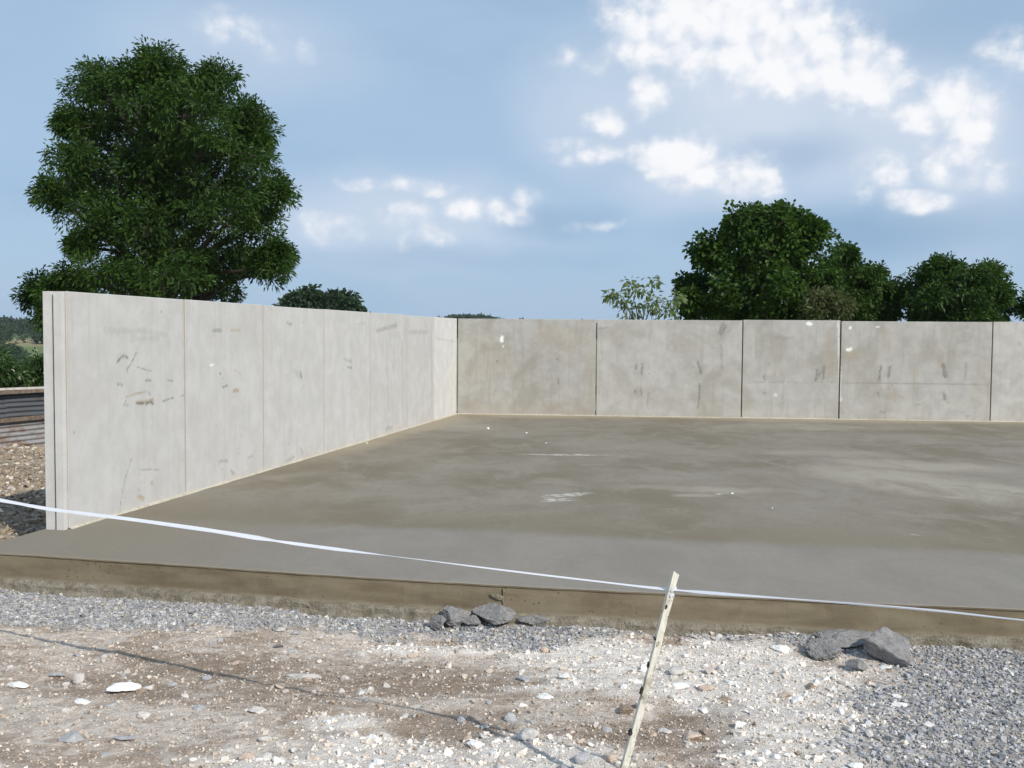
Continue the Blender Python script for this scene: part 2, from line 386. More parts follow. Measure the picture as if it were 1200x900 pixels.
M['far_leaf'] = leaf_mat('far_wood_leaves', (.020, .042, .020), (.045, .080, .036), .2)
def m_bark(g):
    n = g.noise(g.vmath('MULTIPLY', g.wc, (6, 6, 1.2)), 4, 5, .6)
    g.put(g.p.inputs['Base Color'], g.mix(n, (.028, .024, .018), (.085, .074, .058))); bump(g, n, .8, .03)
M['bark'] = material('bark', m_bark)
def m_lath(g):
    n = g.noise(g.vmath('MULTIPLY', g.oc, (60, 60, 4)), 1.4, 5, .6); b = g.noise(g.oc, 9, 4, .6)
    c = g.mix(g.ramp(n, .3, .7), (.58, .55, .45), (.78, .76, .68))
    c = g.mix(g.ramp(b, .50, .66, 0, .8), c, (.33, .31, .23))
    c = g.mix(g.ramp(g.noise(g.oc, 30, 4, .6), .58, .68, 0, .8), c, (.16, .14, .10))
    g.put(g.p.inputs['Base Color'], c); bump(g, n, .4, .003)
M['lath'] = material('weathered_lath_wood', m_lath, .8)
def m_tape(g):
    n = g.noise(g.wc, 14, 3, .5)
    c = g.mix(n, (.74, .76, .82), (.86, .87, .91)); g.put(g.p.inputs['Base Color'], c)
    g.p.inputs['Roughness'].default_value = .35; g.p.inputs['Specular IOR Level'].default_value = .5
    tr = g.new('ShaderNodeBsdfTranslucent'); g.put(tr.inputs[0], (.8, .82, .88, 1))
    mx = g.new('ShaderNodeMixShader'); mx.inputs[0].default_value = .22
    g.l.new(g.p.outputs[0], mx.inputs[1]); g.l.new(tr.outputs[0], mx.inputs[2]); g.l.new(mx.outputs[0], g.o.inputs[0])
M['tape'] = material('white_plastic_tape', m_tape)
def sheet_mat(name, metal, rust, amount):
    def f(g):
        n = g.noise(g.vmath('MULTIPLY', g.wc, (1, 1, 2.5)), 2.4, 6, .65, .4); s = g.noise(g.wc, 18, 4, .6)
        c = g.mix(s, tuple(x * .75 for x in metal), metal)
        c = g.mix(g.ramp(n, amount, amount + .18), c, g.mix(s, tuple(x * .6 for x in rust), rust))
        g.put(g.p.inputs['Base Color'], c); g.p.inputs['Metallic'].default_value = .1
    return material(name, f, .6, .4)
M['sheet_dark'] = sheet_mat('dark_galvanised_sheet', (.105, .115, .13), (.10, .07, .05), .52)
M['sheet_pale'] = sheet_mat('pale_galvanised_sheet', (.33, .33, .335), (.25, .165, .12), .47)
M['timber'] = rock_mat('old_rail_timber', (.10, .075, .055), (.22, .17, .13), 14)
M['timber_pale'] = rock_mat('pale_top_rail', (.42, .39, .35), (.60, .57, .52), 14)

# ------------------------------------------------------------------ ground
def zones(X, Y):
    """grey gravel, white chalk rubble, dark soil: 0..1 each"""
    n = fbm(X * 2.1, Y * 3.2, 3, 5) - .5; n2 = fbm(X * 6, Y * 9, 31, 4) - .5
    s = edge_y(X) - Y                        # metres in front of the slab
    wd = np.interp(X, [-9, -4, -3, -1.8, -1.0, -.35, .05, .45, .8, 1.6, 2.0, 9], [.75, .75, .66, .42, .26, .36, .46, .30, .06, .06, .35, .5])
    grav = sst(wd + n * .35 + n2 * .2 - s, -.06, .10)
    bx = 2.35 - (6.1 - Y) * .52              # grey gravel heap on the right
    grav = np.maximum(grav, sst(X - bx + n * .9 + n2 * .5, -.15, .30) * .92)
    def el(cx, cy, rx, ry): return 1 - np.sqrt(((X - cx) / rx) ** 2 + ((Y - cy) / ry) ** 2)
    ch = np.maximum.reduce([el(1.25, 5.72, 1.35, .52), el(1.65, 5.10, .70, .80), el(.45, 6.02, .55, .34), el(-.62, 4.50, .72, .32),
                            el(.10, 4.55, .5, .30), el(1.4, 4.3, .55, .4), el(-2.6, 4.2, .6, .3), el(-.9, 4.95, .22, .16), el(-.45, 6.15, .5, .12)])
    ch = sst(ch + n * .95 + n2 * .6, -.08, .38)
    ch = ch * (1 - .75 * grav)
    dk = np.maximum.reduce([el(.25, 5.55, .75, .24), el(-.4, 5.6, .8, .35), el(-1.6, 5.7, 1.1, .5), el(1.25, 5.15, .5, .22), el(.7, 4.9, .6, .3), el(-.3, 4.95, .35, .25)])
    dk = sst(dk + n * 1.1 + n2 * .7, 0, .5)
    return grav, ch, dk

def hill(X, Y):
    d = np.sqrt(X * X + Y * Y)
    dn = np.array([0, 30, 70, 130, 240, 380, 480, 640, 900, 1500, 3000.])
    hn = np.array([0, -.2, -1.2, -5, -13, -10, -3, 1.5, 1.5, 1, 0.])
    side = .35 + .65 * sst(-X / np.maximum(d, 1), -.15, .25)
    k = np.interp(d, dn, hn)
    return np.where(k > 0, k * (.55 + .45 * side), k * side) * (Y > -50) + (fbm(X * .006, Y * .006, 5, 3) - .5) * np.clip((d - 60) / 200, 0, 1) * 3

def in_slab(X, Y, m=.0): return (Y > edge_y(X) + m) & (X > left_x(Y) + m) & (X < 14) & (Y < 22.5)
def ground_z(X, Y):
    z = np.full(X.shape, -.285)
    s = edge_y(X) - Y
    z = z + .05 * sst(s, .5, .0) * (s > -.2)
    lz = sst(-X, 3.95, 4.7) * sst(Y, 7.0, 8.3); z = z + lz * .15
    z = z + .40 * np.exp(-((Y - 14.6) / 1.2) ** 2) * sst(-X, 4.2, 5.2) * .4
    near = np.clip(1 - np.hypot(X, Y - 7) / 30, 0, 1)
    z = z + near * ((fbm(X * 1.1, Y * 1.1, 1, 3) - .5) * .07 + (fbm(X * 5, Y * 5, 2, 4) - .5) * .040 + (fbm(X * 22, Y * 22, 8, 3) - .5) * .018)
    g, c, d = zones(X, Y)
    z = z + near * (.02 * c + .012 * g - .012 * d)
    z = z + hill(X, Y)
    return np.where(in_slab(X, Y, .06), -.47, z)

def grid_lines(parts):
    out = [parts[0][0]]
    for a, b, st in parts:
        n = max(1, int(round((b - a) / st))); out += list(np.linspace(a, b, n + 1)[1:])
    return np.array(out)
def geo(a, b, n): return list(a * (b / a) ** (np.arange(1, n + 1) / n))
gx = np.concatenate([-np.array(geo(13, 3000, 46))[::-1], grid_lines([(-13, -5.4, .10), (-5.4, 4.2, .021), (4.2, 15, .25)]), np.array(geo(15, 3000, 36))])
gy = np.concatenate([-np.array(geo(6, 3000, 24))[::-1], grid_lines([(-6, 2.6, .35), (2.6, 8.8, .021), (8.8, 18, .10), (18, 24, .5)]), np.array(geo(24, 3000, 60))])
GX, GY = np.meshgrid(gx, gy)
GZ = ground_z(GX, GY)
nx, ny = len(gx), len(gy)
idx = np.arange(nx * ny).reshape(ny, nx)
quads = np.stack([idx[:-1, :-1], idx[:-1, 1:], idx[1:, 1:], idx[1:, :-1]], -1).reshape(-1, 4)
me = np_mesh('ground', np.stack([GX, GY, GZ], -1).reshape(-1, 3), quads, True)
def ground_colour(X, Y):
    g, c, d = zones(X, Y)
    n = fbm(X * 3.0, Y * 4.5, 41, 5); n2 = fbm(X * 14, Y * 22, 51, 4)
    soil = np.array([.47, .375, .295]); pale = np.array([.72, .64, .56]); dark = np.array([.32, .242, .178])
    t = sst(n + (n2 - .5) * .7, .36, .66)[..., None]
    C = soil * (1 - t) + pale * t
    C = C + (dark - C) * (d * .8)[..., None]
    C = C + (np.array([.43, .425, .42]) - C) * (g * .7)[..., None]
    C = C + (np.array([.90, .85, .79]) - C) * (c * .97)[..., None]
    # rubble left of the wall: damp brown earth
    lb = (sst(-X, 4.0, 4.8) * sst(Y, 7.4, 8.6))[..., None]
    br = np.array([.235, .185, .130]) + (np.array([.40, .345, .27]) - np.array([.235, .185, .130])) * sst(n, .42, .7)[..., None]
    C = C + (br - C) * lb
    # fields and pasture further off
    D = np.hypot(X, Y); far = sst(D, 22, 34)[..., None]
    fn = vnoise(X * .008 + 3.3, Y * .013, 77)[..., None]
    grass = np.array([.075, .115, .035]) + (np.array([.13, .165, .06]) - np.array([.075, .115, .035])) * fn
    tan = sst(np.abs(D - 505), 40, 30) * sst(np.abs(np.degrees(np.arctan2(X, Y)) + 25.7), 2.0, 1.7)
    grass = grass + (np.array([.36, .29, .16]) - grass) * tan[..., None]
    return C + (grass - C) * far
color_attr(me, 'col', np.clip(ground_colour(GX, GY), 0, .92).reshape(-1, 3))
ground = tag(link('ground', me, M['ground']), kind='structure')

def gz(x, y): return float(ground_z(np.array([x]), np.array([y]))[0])

# ------------------------------------------------------------------ slab
sx = np.arange(fe[0][0], 11.0, .025)
sy = edge_y(sx) + (fbm(sx * .9, sx * 0, 4, 3) - .5) * .025 + (fbm(sx * 9, sx * 0, 6, 3) - .5) * .006
tl = d_[1] / d_[0]
nrm = np.array([-.17, -.985])
# profile: (outward, z, roughness)
prof = [(-.030, 0, 0), (-.004, -.001, .002), (.004, -.006, .004), (.003, -.016, .004), (-.004, -.022, .003), (-.002, -.06, .003), (0, -.12, .003), (.002, -.178, .004), (.004, -.20, .006), (.004, -.42, .006)]
V = []
for k, (o, z, r) in enumerate(prof):
    e = (fbm(sx * 7, sx * 0 + k * 3.1, 9, 4) - .5) * 2 * r
    V.append(np.stack([sx + nrm[0] * (o + e), sy + nrm[1] * (o + e), np.full_like(sx, z) + (0 if k == 0 else e * .6)], -1))
m_ = len(sx); V = np.concatenate(V); Fs = []; mi = []
for k in range(len(prof) - 1):
    for i in range(m_ - 1):
        Fs.append((k * m_ + i, (k + 1) * m_ + i, (k + 1) * m_ + i + 1, k * m_ + i + 1)); mi.append(0 if k < 2 else 1)
b0 = len(V); xl, yl = fe[0]
back = [(13.5, sy[-1], 0), (13.5, 22.4, 0), (left_x(22.4), 22.4, 0)]
lows = [(x, y, -.42) for x, y, z in back]
V = np.concatenate([V, np.array(back), np.array(lows)])
Fs.append(tuple(range(m_)) + (b0, b0 + 1, b0 + 2)); mi.append(0)
lastrow = (len(prof) - 1) * m_
left_col = [k * m_ for k in range(len(prof))]
Fs.append((b0 + 2, b0 + 5) + tuple(left_col[::-1])); mi.append(1)
Fs.append((b0 + 1, b0 + 4, b0 + 5, b0 + 2)); mi.append(1); Fs.append((b0, b0 + 3, b0 + 4, b0 + 1)); mi.append(1)
me = py_mesh('concrete_slab', V, Fs); 
slab = tag(link('concrete_slab', me, [M['slab'], M['face']]), kind='structure')
me.polygons.foreach_set('material_index', mi)
# rough lip of concrete that ran out under the formwork
rows = []
pr2 = [(-.02, -.185), (.012, -.19), (.035, -.197), (.050, -.215), (.055, -.245), (.085, -.27), (.11, -.33)]
wid = .35 + 1.1 * fbm(sx * 1.7, sx * 0, 61, 4)
for k, (o, z) in enumerate(pr2):
    e = (fbm(sx * 11, sx * 0 + k * .9, 63, 4) - .5)
    rows.append(np.stack([sx + nrm[0] * o * wid, sy + nrm[1] * (o * wid + e * .030 * (k > 0)), z + (k > 0) * ((fbm(sx * 8, sx * 0 + k * .7, 64, 4) - .5) * .035)], -1))
V = np.concatenate(rows); ii = np.arange(len(pr2) * m_).reshape(len(pr2), m_)
q = np.stack([ii[:-1, :-1], ii[1:, :-1], ii[1:, 1:], ii[:-1, 1:]], -1).reshape(-1, 4)
link('concrete_spill', np_mesh('concrete_spill', V, q), M['ledge'], slab)
# joint and tear in the slab edge
jx = on_z(590, 685)[0]; jy = float(np.interp(jx, sx, sy))
def wedge(name, x, w_, z0, z1, out, mat, par, seed):
    r = np.random.default_rng(seed); n = 9; P = []
    for i in range(n):
        z = z0 + (z1 - z0) * i / (n - 1); ww = w_ * (.6 + .8 * r.random()); y = float(np.interp(x, sx, sy))
        xx = x + (r.random() - .5) * w_ * .8
        P += [(xx - ww / 2, y - .002, z), (xx, y - out, z), (xx + ww / 2, y - .002, z)]
    Fq = []
    for i in range(n - 1):
        a = i * 3; Fq += [(a, a + 1, a + 4, a + 3), (a + 1, a + 2, a + 5, a + 4)]
    return link(name, py_mesh(name, P, Fq), mat, par)
wedge('edge_joint_ridge', jx, .016, -.022, -.185, .012, M['face'], slab, 3)
EDGE_TEAR = (jx - .05, jy)

# ------------------------------------------------------------------ walls of precast panels
def seg_dist(S, T, pts):
    d = np.full(S.shape, 1e9)
    pts = [np.array(p, float) for p in pts]
    if len(pts) == 1: return np.hypot(S - pts[0][0], T - pts[0][1])
    for a, b in zip(pts[:-1], pts[1:]):
        ab = b - a; L = ab @ ab + 1e-12
        t = np.clip(((S - a[0]) * ab[0] + (T - a[1]) * ab[1]) / L, 0, 1)
        d = np.minimum(d, np.hypot(S - a[0] - t * ab[0], T - a[1] - t * ab[1]))
    return d
class Wall:
    def __init__(s, name, o, d, n, thick, label, mat):
        s.o = np.array([*o, 0.]); s.d = np.array([*d, 0.]); s.n = np.array([*n, 0.]); s.th = thick; s.mat = mat
        s.root = empty(name, s.o); tag(s.root, label, 'wall'); s.marks = []
    def st(s, px, py):                       # place on the wall face of a mark measured in the picture
        r_ = ray(px, py); t = ((s.o - CAM) @ s.n) / (r_ @ s.n); p = CAM + r_ * t
        return (p - s.o) @ s.d, p[2]
    def mark(s, ch, wdt, amt, *pts): s.marks.append((ch, wdt, amt, [s.st(*p) for p in pts]))
    def panel(s, s0, s1, H, step, tone, seed, gap=.006, dz=0, dn=0, end_groove=False):
        a, b = s0 + gap, s1 - gap; c = .005
        us = np.linspace(a + c, b - c, max(2, int((b - a) / step))); ts = np.linspace(.004 + dz, H - c, int(H / step))
        S, T = np.meshgrid(us, ts); nu, nt = len(us), len(ts)
        st = np.zeros(S.shape + (4,)); r = np.random.default_rng(seed)
        wob = (fbm(S * 30, T * 30, seed, 3) - .5)
        for ch, wd, am, pts in s.marks:
            if max(p[0] for p in pts) < a - .1 or min(p[0] for p in pts) > b + .1: continue
            d = seg_dist(S, T, pts) + wob * wd * 1.1
            st[..., ch] = np.maximum(st[..., ch], am * sst(d, wd, wd * .25))
        # random small scuffs
        for _ in range(r.integers(5, 10)):
            x, z = r.uniform(a, b), r.choice([r.uniform(.75, 1.35), r.uniform(.08, .5), r.uniform(.1, 1.9)])
            L = r.uniform(.01, .05); an = r.choice([0, 1.57]) + r.normal(0, .35)
            d = seg_dist(S, T, [(x, z), (x + L * math.cos(an), z + L * math.sin(an))]) + wob * .01
            st[..., r.choice([0, 0, 1])] += r.uniform(.15, .45) * sst(d, .013, .003)
        # grime that gathers along the foot and the joints
        st[..., 1] = np.maximum(st[..., 1], .30 * sst(T, .10, .0) * (fbm(S * 6, T * 9, seed + 4, 4)))
        st[..., 1] = np.maximum(st[..., 1], .22 * sst(np.minimum(S - a, b - S), .05, .005) * fbm(S * 4, T * 3, seed + 9, 4))
        st[..., 3] = tone
        def P(S_, T_, off): return s.d * S_[..., None] + s.n * off + np.stack([np.zeros_like(T_), np.zeros_like(T_), T_], -1)
        V = P(S, T, dn).reshape(-1, 3); C = np.clip(st, 0, 1.2).reshape(-1, 4)
        ii = np.arange(nu * nt).reshape(nt, nu)
        Fq = [tuple(x) for x in np.stack([ii[:-1, :-1], ii[:-1, 1:], ii[1:, 1:], ii[1:, :-1]], -1).reshape(-1, 4)]
        ring = list(ii[0, :]) + list(ii[1:, -1]) + list(ii[-1, -2::-1]) + list(ii[-2:0:-1, 0])
        cs, ct = S.ravel()[ring], T.ravel()[ring]
        es = np.where(cs <= us[0] + 1e-9, a, np.where(cs >= us[-1] - 1e-9, b, cs)); et = np.where(ct >= ts[-1] - 1e-9, H, np.where(ct <= ts[0] + 1e-9, -.02, ct))
        base = len(V); N = len(ring)
        V = np.concatenate([V, P(es, et, dn - c), P(es, et, -s.th)])
        Cr = C[ring].copy(); Cr[:, 1] = np.where((cs <= us[0] + 1e-9) | (cs >= us[-1] - 1e-9), 0.45, Cr[:, 1]); C = np.concatenate([C, Cr, Cr])
        for i in range(N):
            j = (i + 1) % N
            Fq.append((ring[j], ring[i], base + i, base + j)); Fq.append((base + j, base + i, base + N + i, base + N + j))
        Fq.append(tuple(range(base + N, base + 2 * N)))
        if tuple(s.d[:2]) == tuple(ld) or True:
            pass
        me = py_mesh('panel', V, Fq); color_attr(me, 'stain', C)
        # face winding must look along +n
        pn = me.polygons[0].normal
        if np.dot(np.array(pn), s.n) < 0: me.flip_normals()
        o = link('panel', me, s.mat, s.root)
        return o

def box_mesh(name, o, ax, ay, az, bev=0):
    o, ax, ay, az = map(lambda v: np.array(v, float), (o, ax, ay, az))
    V = [o + i * ax + j * ay + k * az for k in (0, 1) for j in (0, 1) for i in (0, 1)]
    Fq = [(0, 2, 3, 1), (4, 5, 7, 6), (0, 1, 5, 4), (2, 6, 7, 3), (0, 4, 6, 2), (1, 3, 7, 5)]
    me = py_mesh(name, V, Fq)
    if np.dot(np.cross(ax, ay), az) < 0: me.flip_normals()
    return me

H = 2.0
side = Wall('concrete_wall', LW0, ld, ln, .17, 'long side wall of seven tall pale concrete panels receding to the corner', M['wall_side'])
mk = side.mark
mk(0, .020, .75, (137, 425), (141, 419), (145, 417), (149, 419)); mk(0, .012, .6, (160, 413), (153, 427), (149, 433)); mk(0, .016, .6, (149, 431), (149, 437))
mk(0, .010, .55, (161, 430), (170, 433), (177, 435)); mk(0, .018, .6, (171, 446), (177, 446)); mk(0, .018, .55, (138, 450), (143, 451)); mk(0, .012, .4, (196, 446), (203, 446))
mk(1, .014, .8, (147, 472), (148, 465), (160, 461), (171, 459)); mk(0, .024, .8, (161, 473), (179, 472)); mk(1, .024, .8, (160, 472), (180, 469)); mk(0, .020, .4, (145, 474), (150, 475))
mk(0, .014, .7, (191, 470), (203, 466)); mk(0, .012, .5, (211, 464), (216, 463)); mk(0, .016, .45, (175, 460), (176, 463))
mk(0, .007, .6, (154, 538), (147, 560), (142, 585), (140, 603)); mk(0, .010, .45, (163, 551), (176, 550), (187, 551))
mk(1, .030, .75, (178, 566)); mk(1, .026, .6, (163, 573)); mk(1, .034, .8, (162, 583), (168, 584)); mk(0, .016, .4, (147, 583))
mk(0, .05, .15, (124, 388), (150, 388), (170, 387)); mk(0, .045, .14, (155, 397), (185, 396)); mk(0, .04, .15, (160, 388), (195, 392))
mk(0, .018, .5, (87, 507)); mk(1, .03, .15, (79, 390), (80, 600))
mk(0, .028, .45, (250, 387), (259, 387)); mk(1, .024, .45, (270, 387), (281, 387)); mk(0, .024, .8, (258, 438)); mk(0, .016, .6, (261, 443)); mk(0, .02, .65, (261, 454), (266, 452))
mk(1, .04, .3, (275, 434), (282, 438)); mk(1, .034, 1.1, (274, 458), (279, 457)); mk(2, .014, .8, (246, 428), (251, 427)); mk(0, .018, .45, (216, 427))
mk(0, .026, .35, (257, 541), (266, 540)); mk(0, .02, .5, (260, 550)); mk(0, .024, .45, (270, 551), (274, 555)); mk(0, .02, .3, (290, 537), (296, 534)); mk(0, .018, .4, (263, 560))
mk(0, .030, .55, (337, 379), (341, 380)); mk(0, .02, .35, (355, 378)); mk(0, .05, .22, (344, 434), (350, 440)); mk(0, .03, .7, (352, 436), (353, 442)); mk(1, .03, .4, (355, 453))
mk(0, .03, .3, (352, 525), (355, 533)); mk(0, .03, .3, (336, 540), (345, 535)); mk(0, .026, .3, (338, 520))
mk(0, .04, .30, (404, 421), (412, 424)); mk(0, .03, .6, (407, 430), (412, 431)); mk(0, .03, .35, (410, 441)); mk(0, .04, .2, (403, 375)); mk(0, .03, .22, (418, 380), (427, 379))
mk(0, .05, .38, (441, 388), (465, 381)); mk(0, .03, .5, (452, 432)); mk(0, .03, .5, (457, 433)); mk(1, .06, .30, (453, 400), (455, 480)); mk(0, .05, .18, (463, 395), (460, 430)); mk(1, .05, .4, (471, 400), (472, 500))
mk(0, .06, .25, (478, 390), (500, 389)); mk(0, .03, .4, (494, 433)); mk(0, .03, .4, (503, 388)); mk(0, .03, .4, (504, 438)); mk(1, .05, .35, (505, 380), (506, 480)); mk(1, .04, .35, (476, 375), (477, 500))
mk(0, .03, .25, (512, 397), (532, 400)); mk(1, .05, .2, (520, 440), (520, 480)); mk(0, .05, .3, (452, 503), (460, 500))
sj = [0.0] + [float((on_z(*p)[:2] - LW0) @ ld) for p in [(217, 579), (310, 552), (380, 531), (433, 515), (473, 503), (507, 493), (535, 485)]]
tones = [.985, 1.0, 1.01, 1.02, .99, .98, 1.14]
for i in range(7):
    stp = .0125 if i < 2 else (.018 if i < 4 else .025)
    side.panel(sj[i], sj[i + 1], H + [.0, .002, -.003, .002, .004, -.002, .003][i], stp, tones[i], 100 + i, .012, 0, [.0, .001, .001, .002, .004, .004, .002][i])
for i in range(1, 7):
    link('joint_filler', box_mesh('joint_filler', side.d * (sj[i] - .0118) - side.n * .16 + np.array([0, 0, .0]), side.d * .0236, side.n * (.1575), (0, 0, H - .03)), M['grout'], side.root)
# grooved outer end of the side wall: two upstands with a slot between them
e_ = -side.d
link('end_upstand', box_mesh('end_upstand', -side.d * .001 - side.n * .17 + np.array([0, 0, -.02]), e_ * .052, side.n * .070, (0, 0, H + .018)), M['wall_end'] if 'wall_end' in M else M['wall_side'], side.root)
link('end_upstand', box_mesh('end_upstand', -side.d * .001 - side.n * .072 + np.array([0, 0, -.02]), e_ * .052, side.n * .070, (0, 0, H + .016)), M['wall_side'], side.root)
for o in side.root.children:
    if o.name.startswith('end_upstand'): color_attr(o.data, 'stain', np.tile([0.02, .04, 0, 1.12], (8, 1)))

bw = [on_z(*p)[:2] for p in [(535, 485), (698, 487), (868, 489.5), (983, 491.5), (1160, 494)]]
bd = (bw[-1] - bw[0]); bd /= np.linalg.norm(bd); bn = np.array([bd[1], -bd[0]])
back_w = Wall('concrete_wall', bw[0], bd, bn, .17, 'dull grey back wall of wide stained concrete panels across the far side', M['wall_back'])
mk = back_w.mark
mk(2, .05, 1, (588, 395), (588, 399)); mk(2, .03, .9, (590, 406)); mk(2, .02, .7, (592, 393))
mk(0, .03, .6, (583, 423)); mk(1, .04, .5, (582, 423), (584, 426)); mk(1, .05, .5, (580, 458), (578, 463)); mk(0, .04, .5, (653, 421)); mk(1, .03, .5, (652, 420)); mk(0, .03, .6, (655, 443), (654, 450)); mk(1, .05, .4, (654, 448))
mk(1, .30, .30, (640, 390), (665, 400), (672, 395)); mk(1, .25, .22, (560, 400), (600, 430), (560, 435)); mk(1, .25, .24, (555, 480), (690, 482)); mk(0, .3, .10, (610, 420), (650, 440)); mk(1, .16, .24, (690, 380), (692, 480)); mk(1, .2, .25, (668, 395), (668, 425))
mk(0, .03, .45, (702, 385), (712, 384)); mk(0, .03, .6, (746, 427), (745, 432)); mk(0, .035, .6, (753, 426), (752, 438)); mk(0, .03, .4, (761, 438)); mk(0, .035, .6, (744, 458), (745, 460)); mk(0, .028, .5, (751, 456), (752, 462)); mk(0, .02, .35, (760, 460), (759, 475))
mk(0, .035, .7, (818, 424), (821, 437)); mk(0, .03, .4, (813, 430)); mk(0, .026, .75, (820, 450), (819, 465), (818, 478)); mk(1, .04, .4, (813, 411)); mk(0, .05, .5, (850, 382), (845, 391)); mk(0, .04, .3, (845, 405), (846, 432)); mk(0, .04, .35, (844, 440)); mk(0, .04, .25, (848, 450)); mk(0, .03, .35, (705, 413)); mk(0, .03, .25, (834, 408)); mk(0, .012, .25, (700, 440), (800, 441))
mk(0, .05, .5, (847, 380), (843, 391)); mk(0, .035, .55, (896, 440), (896, 446)); mk(0, .03, .25, (886, 395), (886, 420)); mk(0, .05, .25, (910, 396), (930, 396)); mk(0, .04, .65, (958, 434), (956, 446)); mk(0, .035, .65, (966, 430), (965, 444)); mk(0, .02, .6, (957, 446), (963, 434)); mk(0, .05, .5, (896, 460)); mk(2, .04, .6, (909, 463)); mk(0, .03, .4, (965, 462)); mk(1, .05, .3, (908, 430), (907, 444))
mk(0, .016, .45, (870, 447), (980, 448)); mk(1, .10, .35, (974, 385), (970, 395), (975, 440)); mk(1, .10, .3, (875, 480), (878, 470)); mk(2, .05, 1, (947, 379), (950, 380)); mk(2, .04, .95, (996, 384)); mk(2, .055, 1, (994, 410), (996, 409)); mk(2, .025, .7, (1027, 383), (1030, 383)); mk(2, .03, .5, (982, 368), (985, 470))
mk(0, .016, .4, (985, 448), (1158, 451)); mk(0, .04, .7, (1032, 430), (1030, 446)); mk(0, .04, .6, (1043, 430), (1041, 441)); mk(0, .03, .5, (1029, 460), (1030, 464)); mk(0, .03, .4, (1041, 455)); mk(1, .06, .4, (1048, 455), (1048, 470)); mk(1, .1, .35, (1070, 435), (1072, 440)); mk(0, .055, .7, (1105, 428), (1108, 441)); mk(1, .06, .5, (1102, 418), (1103, 430)); mk(0, .045, .6, (1106, 462), (1107, 468)); mk(1, .06, .5, (1105, 460), (1110, 471)); mk(0, .03, .3, (1132, 425), (1131, 445)); mk(0, .025, .5, (1032, 482), (1037, 484)); mk(0, .02, .45, (1074, 474), (1079, 475)); mk(0, .03, .35, (1133, 488), (1136, 487))
mk(1, .12, .4, (1002, 415), (995, 416)); mk(1, .15, .28, (1040, 390), (1040, 405)); mk(0, .12, .22, (1125, 400), (1135, 395)); mk(1, .2, .22, (1145, 470), (1150, 430)); mk(0, .06, .35, (1195, 403)); mk(0, .1, .15, (1180, 460), (1195, 440))
bj = [.012] + [float((p - bw[0]) @ bd) for p in bw[1:]]
bj += [bj[-1] + 2.98, bj[-1] + 4.96]
for i in range(6):
    back_w.panel(bj[i], bj[i + 1], H + [.004, 0, .012, -.002, .004, 0][i], .026, [.93, 1.02, .99, 1.0, 1.1, 1.0][i], 200 + i, .011, 0, [0, .01, -.005, .008, 0, .006][i])
# mortar fillet along the foot of both walls
def fillet(name, o, d, n, L, parent, seed):
    t = np.arange(.0, L, .06); e = fbm(t * 3, t * 0, seed, 4); rows = []
    for off, z, k in ((-.006, .016, .0), (.008, .010, .004), (.020, .004, .012), (.04, -.003, .03)):
        rows.append(np.outer(t, [*d, 0]) + np.outer(off + (e - .5) * k * 1.6, [*n, 0]) + np.outer(z * (.5 + e), [0, 0, 1]) * (1 if z > 0 else 0) + (np.array([0, 0, z]) if z <= 0 else 0))
    V = np.concatenate(rows); ii = np.arange(4 * len(t)).reshape(4, len(t))
    q = np.stack([ii[:-1, :-1], ii[1:, :-1], ii[1:, 1:], ii[:-1, 1:]], -1).reshape(-1, 4)
    me = np_mesh(name, V, q, True)
    if me.polygons[0].normal.z < 0: me.flip_normals()
    return link(name, me, M['wash'], parent)
fillet('mortar_fillet', (0, 0), ld, ln, sj[-1], side.root, 71)
fillet('mortar_fillet', (0, 0), bd, bn, bj[-1], back_w.root, 72)

# ------------------------------------------------------------------ corrugated iron fence on the left
fA = at_y(0, 526, 15.0)[:2]; fB = at_y(62, 521, 15.9)[:2]; fd = (fB - fA); fd /= np.linalg.norm(fd); fn = np.array([fd[1], -fd[0]])
f0 = fA - fd * 2.6
fence = tag(empty('corrugated_fence', (*f0, 0)), 'low rusty corrugated iron fence of stacked sheets beyond the rubble', 'fence')
def sheet(s0, s1, z0, z1, off, mat, seed, tilt=0):
    n = 96; t = np.linspace(0, 1, n); z = z0 + (z1 - z0) * t
    u = np.linspace(s0, s1, 14); U, T = np.meshgrid(u, t)
    dent = (fbm(U * .9, T * 2, seed, 3) - .5) * .06
    o = off + .011 * np.cos(T * (z1 - z0) / .076 * 2 * math.pi) + dent
    Zz = z0 + (z1 - z0) * T + tilt * (U - s0) + (fbm(U * .7, T * 0, seed + 5, 2) - .5) * .03
    V = fd[0] * U + fn[0] * o, fd[1] * U + fn[1] * o, Zz
    V = np.stack(V, -1).reshape(-1, 3); ii = np.arange(n * 14).reshape(n, 14)
    V2 = V - np.array([*fn, 0]) * .003
    q = np.stack([ii[:-1, :-1], ii[:-1, 1:], ii[1:, 1:], ii[1:, :-1]], -1).reshape(-1, 4)
    return link('corrugated_sheet', np_mesh('corrugated_sheet', np.concatenate([V, V2]), np.concatenate([q, q[:, ::-1] + n * 14]), True), mat, fence)
gb = gz(*fA) - .08
for k, (a, b) in enumerate([(0, 2.45), (2.40, 4.9), (4.85, 7.3), (7.25, 9.6)]):
    sheet(a, b, gb + .02, gb + .50, .012 * (k % 2), M['sheet_pale'], 10 + k, [.0, .006, -.004, .0][k])
    sheet(a + .3, b + .3, gb + .46, gb + .93, -.03 + .012 * (k % 2), M['sheet_dark'], 30 + k, [.0, -.01, .004, .0][k])
